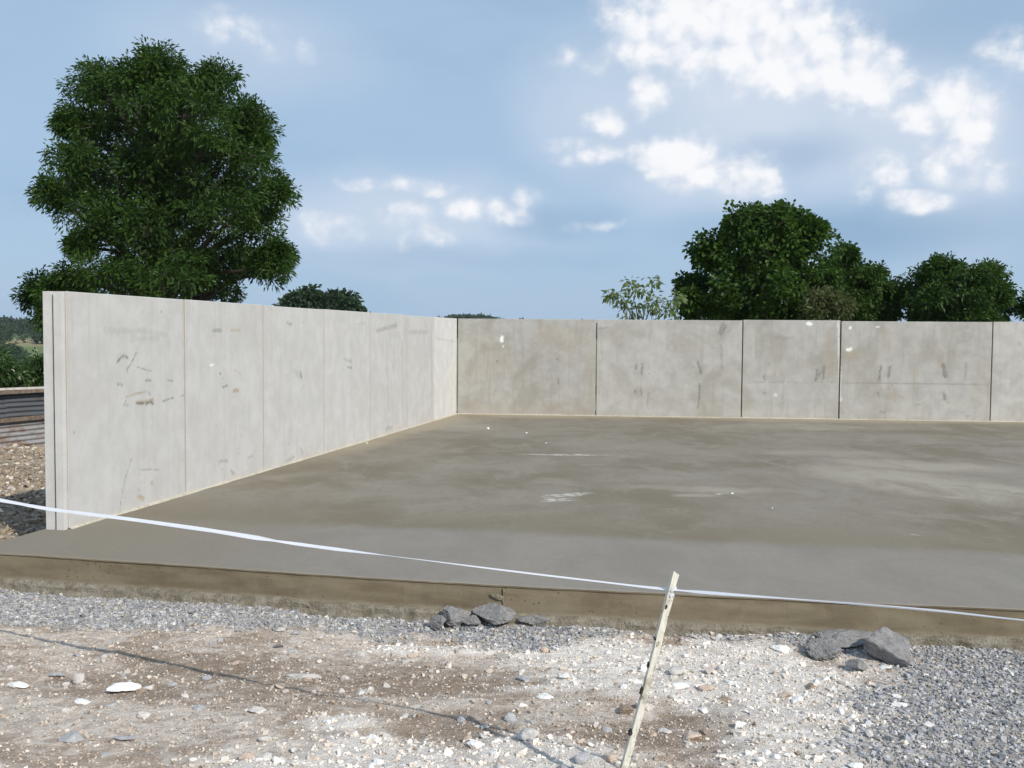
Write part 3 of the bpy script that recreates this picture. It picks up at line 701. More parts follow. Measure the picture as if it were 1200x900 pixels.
def rail(z, s0, s1, hgt, out, mat, name, drop=0):
    V = []; n = 12
    for i in range(n + 1):
        s_ = s0 + (s1 - s0) * i / n; zz = z + drop * i / n + (random.random() - .5) * .012
        for dz in (0, hgt):
            for oo in (out, out + .05): V.append((*(fd * s_ + fn * oo), zz + dz))
    Fq = []
    for i in range(n):
        a = i * 4; b = a + 4
        Fq += [(a, a + 1, b + 1, b), (a + 2, b + 2, b + 3, a + 3), (a, b, b + 2, a + 2), (a + 1, a + 3, b + 3, b + 1)]
    Fq += [(0, 2, 3, 1), (n * 4, n * 4 + 1, n * 4 + 3, n * 4 + 2)]
    return link(name, py_mesh(name, V, Fq), mat, fence)
random.seed(4)
rail(gb + .90, 0, 9.6, .05, .03, M['timber'], 'rail', -.03); rail(gb + .45, 0, 9.6, .06, .03, M['timber'], 'rail', .03)
rail(gb + .955, 0, 5.0, .035, -.03, M['timber_pale'], 'top_board', -.03)
for k in range(5):
    s_ = .25 + k * 2.3
    link('post', box_mesh('post', (*(fd * s_ - fn * .14), gb - .3), (*(fd * .08), 0), (*(fn * .08), 0), (0, 0, 1.28 + .05 * (k % 2))), M['timber'], fence)

# ------------------------------------------------------------------ trees
def tube(pts, rad, n=6):
    pts = np.array(pts, float); m = len(pts); V = []
    for i in range(m):
        t = pts[min(i + 1, m - 1)] - pts[max(i - 1, 0)]; t /= np.linalg.norm(t) + 1e-9
        a = np.cross(t, [0.3, .9, .1]); a /= np.linalg.norm(a); b = np.cross(t, a)
        for k in range(n): an = 2 * math.pi * k / n; V.append(pts[i] + rad[i] * (a * math.cos(an) + b * math.sin(an)))
    ii = np.arange(m * n).reshape(m, n); q = np.stack([ii[:-1], np.roll(ii[:-1], -1, 1), np.roll(ii[1:], -1, 1), ii[1:]], -1).reshape(-1, 4)
    return np.array(V), q
def join(parts):
    Vs, Fs_, k = [], [], 0
    for v, f in parts: Vs.append(v); Fs_.append(f + k); k += len(v)
    return np.concatenate(Vs), np.concatenate(Fs_)
def unit(v): return v / (np.linalg.norm(v, axis=-1, keepdims=True) + 1e-9)
def leaves(centres, out, size, per, spread, r, droop=.35, aspect=.42, up=.5):
    """per leaves round every twig tip; each a folded diamond of two triangles (four corners)"""
    n = len(centres) * per
    o = np.repeat(out, per, 0)
    rad_ = unit(r.normal(size=(n, 3)) + o * .55)
    c = np.repeat(centres, per, 0) + rad_ * (spread * r.random((n, 1)) ** .7)
    ax = unit(rad_ + o * .35 + r.normal(size=(n, 3)) * .35 + np.array([0, 0, -droop]))
    nn = unit(o * .5 + np.array([0, 0, up]) + r.normal(size=(n, 3)) * .6)
    sd = unit(np.cross(ax, nn)); nn = np.cross(sd, ax)
    L = size * r.uniform(.6, 1.25, (n, 1)); W = L * aspect
    V = np.stack([c, c + ax * L * .5 + sd * W * .5 + nn * W * .12, c + ax * L - np.array([0, 0, 1]) * L * .15, c + ax * L * .5 - sd * W * .5 + nn * W * .12], 1)
    b = np.arange(n)[:, None] * 4
    T = np.concatenate([b + np.array([0, 1, 2]), b + np.array([0, 2, 3])], 1).reshape(-1, 3)
    return V.reshape(-1, 3), T
def tree(name, base, lobes, label, cat, leaf, size, seed, twigs=40, per=14, spread=.28, trunk=.25, group=None, aspect=.42, shell=.55, droop=.35, bark=True, lumps=5):
    r = np.random.default_rng(seed); base = np.array(base, float)
    root = tag(empty(name, base), label, cat, group)
    C = np.array([l[:3] for l in lobes]) - base; rad = np.array([l[3] for l in lobes])
    top = C[:, 2].max(); mid = np.array([C[:, 0].mean(), C[:, 1].mean(), 0])
    parts = []; fork = mid * .5 + np.array([0, 0, max(.25 * top, .3)])
    if bark:
        lead = mid + np.array([0, 0, top * .8])
        pts = [np.zeros(3), fork * np.array([.4, .4, .5]), fork, fork * .4 + lead * .6 + r.normal(0, .1, 3), lead]
        parts.append(tube(pts, [trunk * 1.25, trunk, trunk * .85, trunk * .5, trunk * .15], 9))
        for c_, q_ in zip(C, rad):
            f = np.clip((c_[2] - fork[2]) / max(lead[2] - fork[2], .1) - .35, 0, .8) * r.uniform(.6, 1)
            s0 = fork + (lead - fork) * f; m1 = s0 * .45 + c_ * .55 + np.array([0, 0, .12 * top]) * r.uniform(-.3, 1) + r.normal(0, .12, 3)
            parts.append(tube([s0, m1, c_, c_ + unit(c_ - s0) * q_ * .7], [trunk * .38, trunk * .24, trunk * .12, trunk * .03], 6))
    C2, R2 = [], []
    for c_, q_ in zip(C, rad):
        C2.append(c_); R2.append(q_ * .60)
        for _ in range(lumps):
            d = unit(r.normal(size=3) + np.array([.12, -.15, .25])); C2.append(c_ + d * q_ * r.uniform(.66, .98)); R2.append(q_ * r.uniform(.18, .40))
    rm = rad.mean()
    tips, outs = [], []
    for c_, q_ in zip(C2, R2):
        k = max(3, int(twigs * (q_ / rm) ** 2))
        d = unit(r.normal(size=(k, 3))); d[:, 2] = np.where(d[:, 2] < -.35, -d[:, 2] * .5, d[:, 2]); d = unit(d)
        rr = q_ * (shell + (1.12 - shell) * r.random((k, 1)) ** .8)
        if q_ < .5 * rm: rr = np.where(r.random((k, 1)) < .22, q_ * r.uniform(1.2, 1.9, (k, 1)), rr)
        t = c_ + d * rr; tips.append(t); outs.append(d)
        if bark:
            for j in range(0, k, 3):
                parts.append(tube([c_, (c_ + t[j]) / 2 + r.normal(0, .05 * q_, 3), t[j]], [trunk * .09, trunk * .05, trunk * .02], 4))
    V, T = leaves(np.concatenate(tips), np.concatenate(outs), size, per, spread, r, droop, aspect)
    link('crown', np_mesh('crown', V, T), leaf, root)
    if bark:
        V, q = join(parts); link('trunk', np_mesh('trunk', V, q, True), M['bark'], root)
    return root
def lobes_px(items, Y, seed, depth=1.0, copies=2, fit=.93):
    """crown lobes measured in the picture, spread through the crown's depth"""
    r = np.random.default_rng(seed); out = []
    xs = [i[0] for i in items]; cx = (min(xs) + max(xs)) / 2; hw = (max(xs) - min(xs)) / 2 + 20; sc = Y / F
    my = sum(i[1] for i in items) / len(items)
    for px, py, rp in items:
        px = cx + (px - cx) * fit; py = my + (py - my) * (fit + .03)
        lim = math.sqrt(max(.12, 1 - ((px - cx) / hw) ** 2)) * hw * sc * .8 * depth
        for k in range(copies):
            dy = r.uniform(-1, -.1) * lim if k == 0 else r.uniform(.0, 1) * lim
            p = at_y(px, py, Y + dy) if k == 0 else at_y(px + r.uniform(-8, 8), py + r.uniform(-2, 12), Y + dy)
            out.append((*p, rp * sc * r.uniform(.78, .98)))
    return out
ASH = [(195, 262, 42), (205, 165, 38), (165, 205, 40), (155, 92, 24), (215, 98, 28), (292, 135, 22), (78, 192, 24), (72, 140, 12), (330, 230, 18), (240, 180, 50), (186, 72, 20), (180, 95, 34), (122, 112, 38), (108, 100, 22), (252, 112, 36), (262, 90, 18), (215, 135, 52), (150, 155, 55), (98, 165, 32), (285, 165, 38), (310, 165, 18), (302, 210, 38),
       (80, 222, 34), (52, 232, 18), (140, 228, 58), (212, 215, 62), (262, 262, 52), (316, 262, 26), (104, 270, 38), (160, 300, 50), (228, 312, 50), (292, 312, 40), (326, 318, 20),
       (84, 332, 18), (36, 345, 14), (58, 350, 12), (122, 335, 32), (50, 378, 12), (190, 350, 48), (260, 342, 40), (86, 292, 12), (338, 300, 9)]
b = at_y(190, 389, 27.5)
tree('ash_tree', (b[0], 27.5, -.5), lobes_px(ASH, 27.5, 1), 'big leafy dark green ash tree standing behind the long side wall', 'tree', M['ash_leaf'], .14, 11, 15, 52, .30, .24, aspect=.34, lumps=8)
MAP = [(905, 258, 18), (873, 268, 22), (942, 270, 22), (850, 298, 30), (900, 300, 40), (945, 305, 32), (822, 296, 14), (808, 338, 14), (800, 352, 10), (850, 342, 34), (910, 350, 42), (962, 345, 28), (885, 252, 10), (925, 252, 10), (957, 268, 9), (866, 262, 9), (835, 368, 20), (870, 372, 22), (940, 374, 24), (905, 375, 20)]
b = at_y(890, 396, 34)
tree('maple_tree', (b[0], 34, -.5), lobes_px(MAP, 34, 2), 'tallest broad dark green tree rising behind the back wall', 'tree', M['maple_leaf'], .16, 12, 11, 34, .30, .2, aspect=.7, lumps=8)
MP2 = [(985, 318, 22), (1008, 335, 24), (975, 350, 32), (1030, 345, 22), (1046, 352, 14), (1010, 362, 24), (990, 298, 8), (1024, 322, 8), (1005, 374, 22), (1040, 372, 16)]
b = at_y(1005, 396, 37)
tree('maple_tree', (b[0], 37, -.5), lobes_px(MP2, 37, 3), 'lower dark tree on the right flank of the tallest tree', 'tree', M['dark_leaf'], .16, 13, 11, 34, .29, .16, aspect=.6, lumps=8)
MP3 = [(1085, 332, 22), (1112, 318, 16), (1120, 342, 30), (1150, 333, 22), (1170, 348, 15), (1076, 360, 18), (1140, 362, 30), (1100, 362, 26), (1162, 322, 8), (1092, 312, 8), (1110, 375, 22), (1150, 375, 20), (1080, 375, 16)]
b = at_y(1120, 397, 36)
tree('maple_tree', (b[0], 36, -.5), lobes_px(MP3, 36, 4), 'separate round topped dark tree near the right end of the back wall', 'tree', M['dark_leaf'], .19, 14, 11, 32, .30, .16, aspect=.40, lumps=8)
b = at_y(1215, 397, 36)
tree('maple_tree', (b[0], 36, -.5), lobes_px([(1205, 366, 16), (1230, 360, 22), (1250, 372, 18)], 36, 5), 'dark bush just showing at the right edge above the wall', 'tree', M['dark_leaf'], .22, 15, 50, 16, .3, .1)
b = at_y(970, 397, 31)
tree('olive_bush', (b[0], 31, -.5), lobes_px([(968, 352, 16), (982, 362, 18), (955, 365, 18)], 31, 6, .6), 'yellowish olive bush in front of the tallest tree', 'bush', M['olive_leaf'], .16, 16, 30, 14, .25, .07)
b = at_y(755, 395, 26)
tree('pale_sapling', (b[0], 26, -.5), lobes_px([(722, 350, 14), (745, 338, 16), (765, 336, 12), (765, 360, 16), (735, 365, 16), (790, 352, 14), (782, 368, 14), (712, 345, 6)], 26, 7, .7, 1), 'thin pale green sapling with sparse leaves left of the tallest tree', 'tree', M['pale_leaf'], .17, 17, 20, 5, .17, .05, aspect=.45, droop=.8, lumps=2)
b = at_y(374, 391, 110)
tree('round_tree', (b[0], 110, -4), lobes_px([(362, 353, 14), (345, 356, 11), (352, 362, 16), (372, 358, 14), (335, 362, 8)], 110, 8), 'left of two distant round trees just above the side wall', 'tree', M['far_leaf'], .55, 18, 60, 18, .7, .3, aspect=.6)
tree('round_tree', (at_y(400, 391, 112)[0], 112, -4), lobes_px([(396, 354, 11), (408, 357, 9), (388, 360, 10), (405, 362, 12)], 112, 9), 'right of two distant round trees just above the side wall', 'tree', M['far_leaf'], .55, 19, 60, 18, .7, .3, aspect=.6)
# hedge behind the iron fence, with pale blossom
for k, (items, Y, lab) in enumerate([
        ([(8, 438, 14), (-12, 430, 20), (22, 445, 12), (-4, 448, 16), (-40, 430, 26)], 19.5, 'leafy green hedge bush with pale blossom at the left edge behind the fence'),
        ([(47, 428, 15), (36, 444, 15), (62, 432, 18), (80, 420, 26), (55, 448, 14), (100, 430, 28)], 20.5, 'leafy green hedge bush with pale blossom between fence and concrete wall')]):
    b = at_y(np.mean([i[0] for i in items]), 480, Y)
    tree('hedge_bush', (b[0], Y, -.4), lobes_px(items, Y, 30 + k, .8), lab, 'hedge', M['hedge_leaf'], .10, 21 + k, 70, 16, .16, .05)
# woods on the far slope, one mass
def wood(name, spots, size, seed, label, leaf, per=10, tw=26):
    r = np.random.default_rng(seed); tips, outs = [], []
    for x, y, z, q_ in spots:
        d = unit(r.normal(size=(tw, 3)) * [1, 1, .8] + [0, 0, .25]); tips.append(np.array([x, y, z]) + d * q_ * r.uniform(.6, 1.05, (tw, 1))); outs.append(d)
    V, T = leaves(np.concatenate(tips), np.concatenate(outs), size, per, size * 1.2, r, .1, .8)
    return tag(link(name, np_mesh(name, V, T), leaf), label, 'wood', kind='stuff')
r = np.random.default_rng(5); sp = []
for _ in range(420):
    px = r.uniform(-260, 60); Y = r.uniform(520, 640); p = at_y(px, 389, Y)
    if Y < 555 and 8 < px < 46: continue
    q_ = r.uniform(2.6, 4.4); sp.append((p[0], Y, float(hill(np.array([p[0]]), np.array([Y]))[0]) + q_ * .75, q_))
wood('distant_wood', sp, 1.5, 6, 'dark bluish wood along the far hill crest at the left edge', M['far_leaf'])
sp = []
for _ in range(120):
    px = r.uniform(-240, 30); Y = r.uniform(170, 330); p = at_y(px, 389, Y); q_ = r.uniform(2.6, 4.2)
    sp.append((p[0], Y, float(hill(np.array([p[0]]), np.array([Y]))[0]) + q_ * 1.1, q_))
for _ in range(46):
    px = r.uniform(-80, 15) if r.random() < .8 else r.uniform(30, 60); Y = r.uniform(400, 470); p = at_y(px, 389, Y); q_ = r.uniform(2.6, 4.0)
    sp.append((p[0], Y, float(hill(np.array([p[0]]), np.array([Y]))[0]) + q_ * .9, q_))
wood('valley_wood', sp, .7, 7, 'green wooded valley slope between the hedge and the far fields', M['far_leaf'], 14, 40)
sp = []
for _ in range(330):
    px = r.uniform(130, 1000) if _ > 60 else r.uniform(508, 590); Y = r.uniform(560, 620); p = at_y(px, 389, Y); q_ = r.uniform(2.6, 4.0)
    bulge = math.exp(-((px - 548) / 40) ** 4)
    zt = at_y(px, 379.5 - 8.0 * bulge + 2.5 * math.sin(px * .09) * (1 - bulge) + r.uniform(0, 2.2), Y)[2]
    z = zt - q_
    while z > 1.0: sp.append((p[0], Y, z, q_)); z -= q_ * 1.3
wood('distant_tree_belt', sp, 1.8, 8, 'thin far belt of trees above the corner where the walls meet', M['far_leaf'], 7, 20)

# ------------------------------------------------------------------ stakes and tape
def lath(name, b0, t0, wd, th, label, seed, knots):
    r = np.random.default_rng(seed); b0 = np.array(b0); t0 = np.array(t0); ax = unit(t0 - b0); L = np.linalg.norm(t0 - b0)
    sd = unit(np.cross(ax, [-.35, 1, 0])); fr = np.cross(sd, ax)
    root = tag(empty(name, b0), label, 'stake'); n = 26; V = []
    for i in range(n + 1):
        t = i / n; c = ax * L * t + sd * .006 * math.sin(t * 5 + seed) + fr * .004 * math.sin(t * 7)
        w1 = wd * (.5 + (r.random() - .5) * .22) * (1 - .12 * t); w2 = wd * (.5 + (r.random() - .5) * .05) * (1 - .12 * t)
        V += [c - sd * w1 - fr * th / 2, c + sd * w2 - fr * th / 2, c + sd * w2 + fr * th / 2, c - sd * w1 + fr * th / 2]
    Fq = [(0, 3, 2, 1), (n * 4, n * 4 + 1, n * 4 + 2, n * 4 + 3)]
    for i in range(n):
        for k in range(4): a = i * 4 + k; b_ = i * 4 + (k + 1) % 4; Fq.append((a, b_, b_ + 4, a + 4))
    V = np.array(V); V[-4:] += ax * np.array([[.0], [.014], [.01], [-.004]])
    link('shaft', py_mesh('shaft', V, Fq), M['lath'], root)
    for t in knots:                          # dark bark left on the edge
        c = ax * L * t + sd * wd * .40 * KSIDE; vs = []
        for k in range(10):
            a = k * .628; rr = r.uniform(.7, 1.2)
            for s_, q_ in ((-1, .6), (1, .45)):
                vs.append(c + ax * (math.cos(a) * .017 * rr * q_ * 1.6) + sd * (math.sin(a) * .006 * rr) - fr * (th / 2 * s_ + .001 * s_))
        Fk = [tuple(range(0, 20, 2))] + [tuple(range(1, 20, 2))[::-1]] + [(2 * k, 2 * k + 1, (2 * k + 3) % 20, (2 * k + 2) % 20) for k in range(10)]
        link('bark_patch', py_mesh('bark_patch', vs, Fk), M['bark'], root)
    return root, ax, sd, fr
KSIDE = 1
SB = np.array([.405, 4.10, -.29]); ST = at_y(793, 673, 4.00)
lath('wooden_stake', SB - np.array([0, 0, .15]) * 1.0 - unit(ST - SB) * .0, ST, .031, .016, 'thin pale wooden stake leaning right, white tape tied to it', 3, [.40, .56, .66, .76, .88])
TP = [(px, py, 4.318 / (1 + .459 * (px - 600) / F)) for px, py in [(-140, 560), (0, 586), (62, 597.5), (150, 608), (250, 622), (330, 635), (400, 644.5), (470, 653), (560, 665), (650, 676), (730, 685), (786, 691)]]
TP += [(860, 697, 3.82), (1000, 706.5, 3.50), (1100, 715, 3.27), (1200, 727, 3.05), (1330, 738, 2.78)]
tp = np.array([at_y(*p) for p in TP])
E0 = tp[0] + np.array([-4.5, 1.9, .10]); E1 = tp[-1] + np.array([2.2, -2.3, .10])
tp = np.vstack([E0, tp, E1])
s_ = np.concatenate([[0], np.cumsum(np.linalg.norm(np.diff(tp, axis=0), axis=1))])
ss = np.arange(0, s_[-1], .02); Pt = np.stack([np.interp(ss, s_, tp[:, k]) for k in range(3)], -1)
ker = np.ones(15) / 15
for k in range(3):
    pad = np.pad(Pt[:, k], 7, mode='edge'); Pt[:, k] = np.convolve(pad, ker, 'valid')
Tt = unit(np.gradient(Pt, axis=0)); A = unit(np.cross(Tt, [0, 0, 1.0])); B = np.cross(A, Tt)
smid = np.interp(1, [0, 1], [0, 1])
xk = Pt[:, 0]
ang = np.interp(xk, [-7, -3.05, -2.75, -2.35, -1.9, -1.5, -1.25, -.95, -.6, -.2, .3, .69, 1.0, 1.5, 2.2, 3.5], [.2, .75, .9, .55, .75, 1.05, .55, 1.0, 1.25, 1.35, 1.2, .9, 1.2, 1.3, 1.15, .6])
ang = -(ang + .36) + .10 * np.sin(ss * 7)
hw = np.interp(xk, [-3, -1.6, -1.0, .6, 3], [.0165, .0165, .0120, .0110, .0085]) * (1 + .12 * np.sin(ss * 3.3))
hw = hw * (1 - .55 * np.exp(-((xk - .69) / .05) ** 2))
pxs = Pt[:, 0] / np.maximum(Pt[:, 1], .5) * F + 600
hw = hw * np.interp(pxs, [-200, 0, 55, 80, 150, 250, 300, 322, 350, 395, 435, 455, 500, 540, 570, 700, 760, 1400], [1, .95, .75, .6, .95, 1.2, 1.0, .5, 1.1, 1.25, .85, .45, .95, .9, .55, .7, 1.0, 1.0])
Dv = A * np.sin(ang)[:, None] + B * np.cos(ang)[:, None]; Nv = np.cross(Tt, Dv)
rowsT = []
for u in (-1, -.5, 0, .5, 1):
    curl = (1 - u * u) * .006 * np.sin(ss * 2.1 + 1)
    rowsT.append(Pt + Dv * (hw * u)[:, None] + Nv * curl[:, None])
nT = len(ss); ii = np.arange(5 * nT).reshape(5, nT)
q = np.stack([ii[:-1, :-1], ii[1:, :-1], ii[1:, 1:], ii[:-1, 1:]], -1).reshape(-1, 4)
tape = tag(empty('barrier_tape', Pt[nT // 2]), 'long white plastic barrier tape strung across the foreground', 'tape')
o = link('ribbon', np_mesh('ribbon', np.concatenate(rowsT) - Pt[nT // 2], q, True), M['tape'], tape)
# the turn of tape knotted round the stake
axS = unit(ST - SB); tS = (tp[12][2] - SB[2]) / (ST[2] - SB[2]); cS = SB + (ST - SB) * tS
kn = []
for i in range(40):
    a = i / 39 * 4 * math.pi; e1 = unit(np.cross(axS, [0, 1, 0])); e2 = np.cross(e1, axS)
    rad = .0185 + .002 * math.sin(a * 3); kn.append(cS + e1 * math.cos(a) * rad + e2 * math.sin(a) * rad * .8 + axS * (.016 * math.sin(a * .5) + .004 * math.sin(a * 5)))
kn = np.array(kn); Vk = np.concatenate([kn - axS * .007, kn + axS * .007]) - Pt[nT // 2]
q = np.array([(i, i + 1, i + 41, i + 40) for i in range(39)])
link('knot', np_mesh('knot', Vk, q, True), M['tape'], tape)

# ------------------------------------------------------------------ separate stones and lumps
ICO = {}
def ico(n):
    if n not in ICO:
        import bmesh
        bm = bmesh.new(); bmesh.ops.create_icosphere(bm, subdivisions=n, radius=1)
        ICO[n] = (np.array([v.co[:] for v in bm.verts]), np.array([[v.index for v in f.verts] for f in bm.faces])); bm.free()
    return ICO[n]
def rock_verts(seed, sub, planes, lo=.62, rough=.03):
    r = np.random.default_rng(seed); D, Fc = ico(sub)
    N = unit(r.normal(size=(planes, 3))); dd = r.uniform(lo, 1, planes)
    k = np.maximum(D @ N.T, 1e-4); rr = np.minimum((dd / k).min(1), 1.25)
    if rough:
        P3 = D * rr[:, None]
        def n3(f, sd): return fbm(P3[:, 0] * f + 9.1, P3[:, 1] * f - P3[:, 2] * f * .6, sd, 4) + fbm(P3[:, 2] * f + 3.7, P3[:, 0] * f * .8 + P3[:, 1] * f * .5, sd + 3, 4) - 1
        rr = rr * (1 + rough * 2.2 * n3(2.2, seed) + rough * 1.1 * n3(9, seed + 7) + rough * .8 * n3(26, seed + 9))
    return D * rr[:, None], Fc
EDGE = rock_verts(77, 3, 9, .6, .1)
me = np_mesh('spalled_patch', EDGE[0] * np.array([.045, .007, .022]), EDGE[1]); o = link('spalled_patch', me, M['ledge'], slab); o.location = (EDGE_TEAR[0], EDGE_TEAR[1] - .001, -.075); o.rotation_euler = (0, .3, -.17)
def stone(name, px, py, wpx, hpx, mat, label, seed, cat='stone', group=None, sub=3, planes=9, tilt=0, flat=None, lo=.62, rough=.04, zoff=0, deep=.8):
    """px, py: middle of the stone in the picture"""
    g0 = on_z(px, py + hpx * .5, -.27); sc = g0[1] / F
    x, y = g0[0], g0[1]; zb = gz(x, y); w2 = wpx * sc / 2
    vis = hpx * sc; dz_ = max(.4, .62) * 0 + vis * .62          # picture height is part top, part side
    V, Fc = rock_verts(seed, sub, planes, lo, rough)
    V = V / np.abs(V).max(0)
    V = V * np.array([w2, min(w2 * deep, max(vis * .9, w2 * .45)), dz_ * .62])
    a = R(tilt); c, s1 = math.cos(a), math.sin(a); V = V @ np.array([[c, 0, s1], [0, 1, 0], [-s1, 0, c]])
    me = np_mesh(name, V, Fc)
    o = link(name, me, mat); o.location = (x, y + w2 * .25, zb + dz_ * .30 + zoff); o.rotation_euler = (0, 0, random.uniform(-.3, .3))
    return tag(o, label, cat, group)
L_ = M['lump']
def lump(px, py, wp, hp, lab, seed, planes=7, lo=.5, rough=.10, zoff=.03, tilt=0):
    stone('concrete_lump', px, py, wp * 1.0, hp * 1.15, L_, lab, seed, 'rubble', sub=5, planes=planes, lo=lo, rough=rough, zoff=zoff, tilt=tilt)
lump(530, 718, 42, 28, 'smaller grey concrete lump against the slab edge, left of the big one', 1)
lump(514, 724, 24, 22, 'wedge of grey concrete leaning on the smaller lump', 21, 6, .45)
lump(578, 718, 56, 30, 'big rounded grey concrete lump below the joint in the slab edge', 5, 9, .65, .10, .022, -6)
lump(627, 727, 44, 16, 'flat grey concrete scrap right of the big rounded lump', 7, 8, .55, .12, .012)
lump(553, 727, 24, 15, 'small grey concrete lump wedged between the two larger ones', 44)
lump(966, 754, 46, 28, 'rough crumbly grey lump left of the tilted block', 9, 9, .55, .16, .025)
lump(1006, 776, 28, 15, 'small grey lump in the shade of the tilted block', 10, 8, .55, .12, .02)
lump(1000, 752, 112, 20, 'low crumbly bank of grey concrete behind the tilted block', 14, 10, .6, .14, .015)
# tilted block with a broad flat face
def slab_block(px, py, wpx, hpx, rot, label):
    g0 = on_z(px, py, -.27); sc = g0[1] / F; w_, h_ = wpx * sc, hpx * sc
    D, Fc = ico(4); V = D.copy(); p_ = 9.0
    V = V / (np.abs(V) ** p_).sum(1, keepdims=True) ** (1 / p_)
    n = fbm(D[:, 0] * 4 + D[:, 2] * 3, D[:, 1] * 4 - D[:, 2], 12, 4) - .5
    n2 = fbm(D[:, 0] * 13 + D[:, 2] * 9, D[:, 1] * 13 - D[:, 2] * 5, 15, 4) - .5
    V = V * (1 + .22 * n[:, None] + .16 * n2[:, None]) * np.array([w_ * .52, h_ * .50, .055])
    V[:, 0] *= 1 - .25 * (V[:, 1] / (h_ * .5))
    o = link('concrete_lump', np_mesh('concrete_lump', V, Fc), L_); o.location = (g0[0], g0[1], gz(g0[0], g0[1]) + .075); o.rotation_euler = rot
    return tag(o, label, 'rubble')
slab_block(1042, 774, 43, 36, (R(26), R(24), R(-28)), 'tilted flat faced grey concrete block at the slab edge, right of the stake')
W_, P_, G_, T_, K_, B_ = (M[k] for k in ('rock_white', 'rock_pale', 'rock_grey', 'rock_tan', 'rock_dark', 'rock_brown'))
NAMED = [
 (18, 787, 30, 10, W_, 'long flat white stone at the left edge of the foreground'),
 (140, 787, 44, 19, W_, 'biggest bright white flat stone on the left foreground soil'),
 (96, 806, 24, 8, W_, 'thin white stone sliver below and left of the biggest white stone'),
 (174, 786, 22, 14, P_, 'blunt grey stone touching the right end of the biggest white stone'),
 (167, 818, 18, 13, P_, 'pale angular stone below the biggest white stone'),
 (82, 848, 32, 15, G_, 'rounded pale grey stone near the lower left corner'),
 (143, 847, 28, 9, G_, 'flat grey stone right of the rounded grey one, lower left'),
 (68, 774, 28, 9, G_, 'flat grey stone half buried above the thin white sliver'),
 (93, 776, 18, 18, P_, 'pale round stone half buried left of the biggest white stone'),
 (242, 778, 12, 8, G_, 'small bluish chip alone beside the tape shadow'),
 (326, 744, 13, 9, K_, 'small dark chip on soil below the slab edge, left side'),
 (302, 819, 26, 9, P_, 'flat pale stone just below the tape shadow, left of centre'),
 (284, 835, 19, 7, P_, 'thin flat pale stone under the other one below the tape shadow'),
 (290, 874, 24, 14, T_, 'fat pinkish stone near the bottom edge, left of the chalk patch'),
 (355, 776, 44, 12, P_, 'broad flat pale stone half sunk in soil, left of centre'),
 (557, 858, 24, 13, W_, 'pale chalk lump beside the shadow of the stake'),
 (638, 753, 11, 12, T_, 'small tan stone upright below the flat concrete scrap'),
 (640, 805, 22, 9, W_, 'white stone on dark soil left of the stake'),
 (614, 814, 13, 7, W_, 'smaller white stone left of the white one on dark soil'),
 (680, 860, 12, 10, T_, 'small tan pebble left of the stake foot'),
 (692, 865, 9, 9, W_, 'small white pebble touching the tan one by the stake foot'),
 (680, 883, 24, 18, G_, 'dark sided grey stone near the stake foot'),
 (663, 892, 26, 20, G_, 'steep grey stone at the bottom edge left of the stake'),
 (716, 881, 20, 13, T_, 'tan stone right against the stake foot'),
 (703, 894, 22, 15, T_, 'tan stone at the bottom edge in front of the stake foot'),
 (620, 852, 30, 22, P_, 'large pale lump sunk in soil, lower centre'),
 (756, 813, 28, 20, P_, 'pale pinkish block right behind the middle of the stake'),
 (735, 820, 20, 16, B_, 'brown clod left of the middle of the stake'),
 (794, 780, 24, 16, P_, 'pale stone right of the stake at the chalk rubble edge'),
 (798, 796, 22, 12, W_, 'bright white stone right of the stake, below the pale one'),
 (747, 789, 16, 10, W_, 'white stone touching the left side of the stake'),
 (662, 788, 16, 9, W_, 'white stone at the lower edge of the chalk band, left of the stake'),
 (780, 843, 18, 9, P_, 'pale stone right of the stake on the lower soil'),
 (746, 876, 12, 12, P_, 'small pale stone behind the foot of the stake'),
 (916, 760, 26, 12, W_, 'white faced block close under the slab edge, left of the tilted block'),
 (951, 801, 13, 11, B_, 'small brown pointed clod lying on white chalk rubble'),
 (868, 842, 15, 13, W_, 'white stone on brown soil right of the stake'),
 (1050, 812, 13, 9, W_, 'white chip where chalk meets grey gravel, below the tilted block'),
 (1056, 822, 22, 9, W_, 'longer white stone where chalk meets grey gravel'),
 (850, 812, 20, 10, B_, 'low brown stone at the lower edge of the chalk rubble'),
 (920, 810, 20, 10, T_, 'tan clod between the two chalk patches on the right'),
 (830, 800, 24, 10, T_, 'broad tan stone among white chalk rubble'),
 (568, 835, 16, 9, P_, 'pale stone above the shadow of the stake'),
 (438, 851, 20, 12, W_, 'white chalk lump above the bottom chalk patch'),
 (582, 890, 20, 14, P_, 'pale stone at the bottom edge, left of the steep grey stone'),
 (40, 712, 13, 8, P_, 'pale stone in the grey gravel strip near the left edge'),
 (810, 850, 26, 12, T_, 'tan sunken stone right of the stake near the bottom'),
 (1122, 858, 12, 8, W_, 'lone white chip on the grey gravel at the lower right'),
]
random.seed(9)
for k, (px, py, wp, hp, m_t, lab) in enumerate(NAMED):
    stone('stone', px, py, wp, hp, m_t, lab, 300 + k, sub=3, planes=7, lo=.42, rough=.09, zoff=-.002)
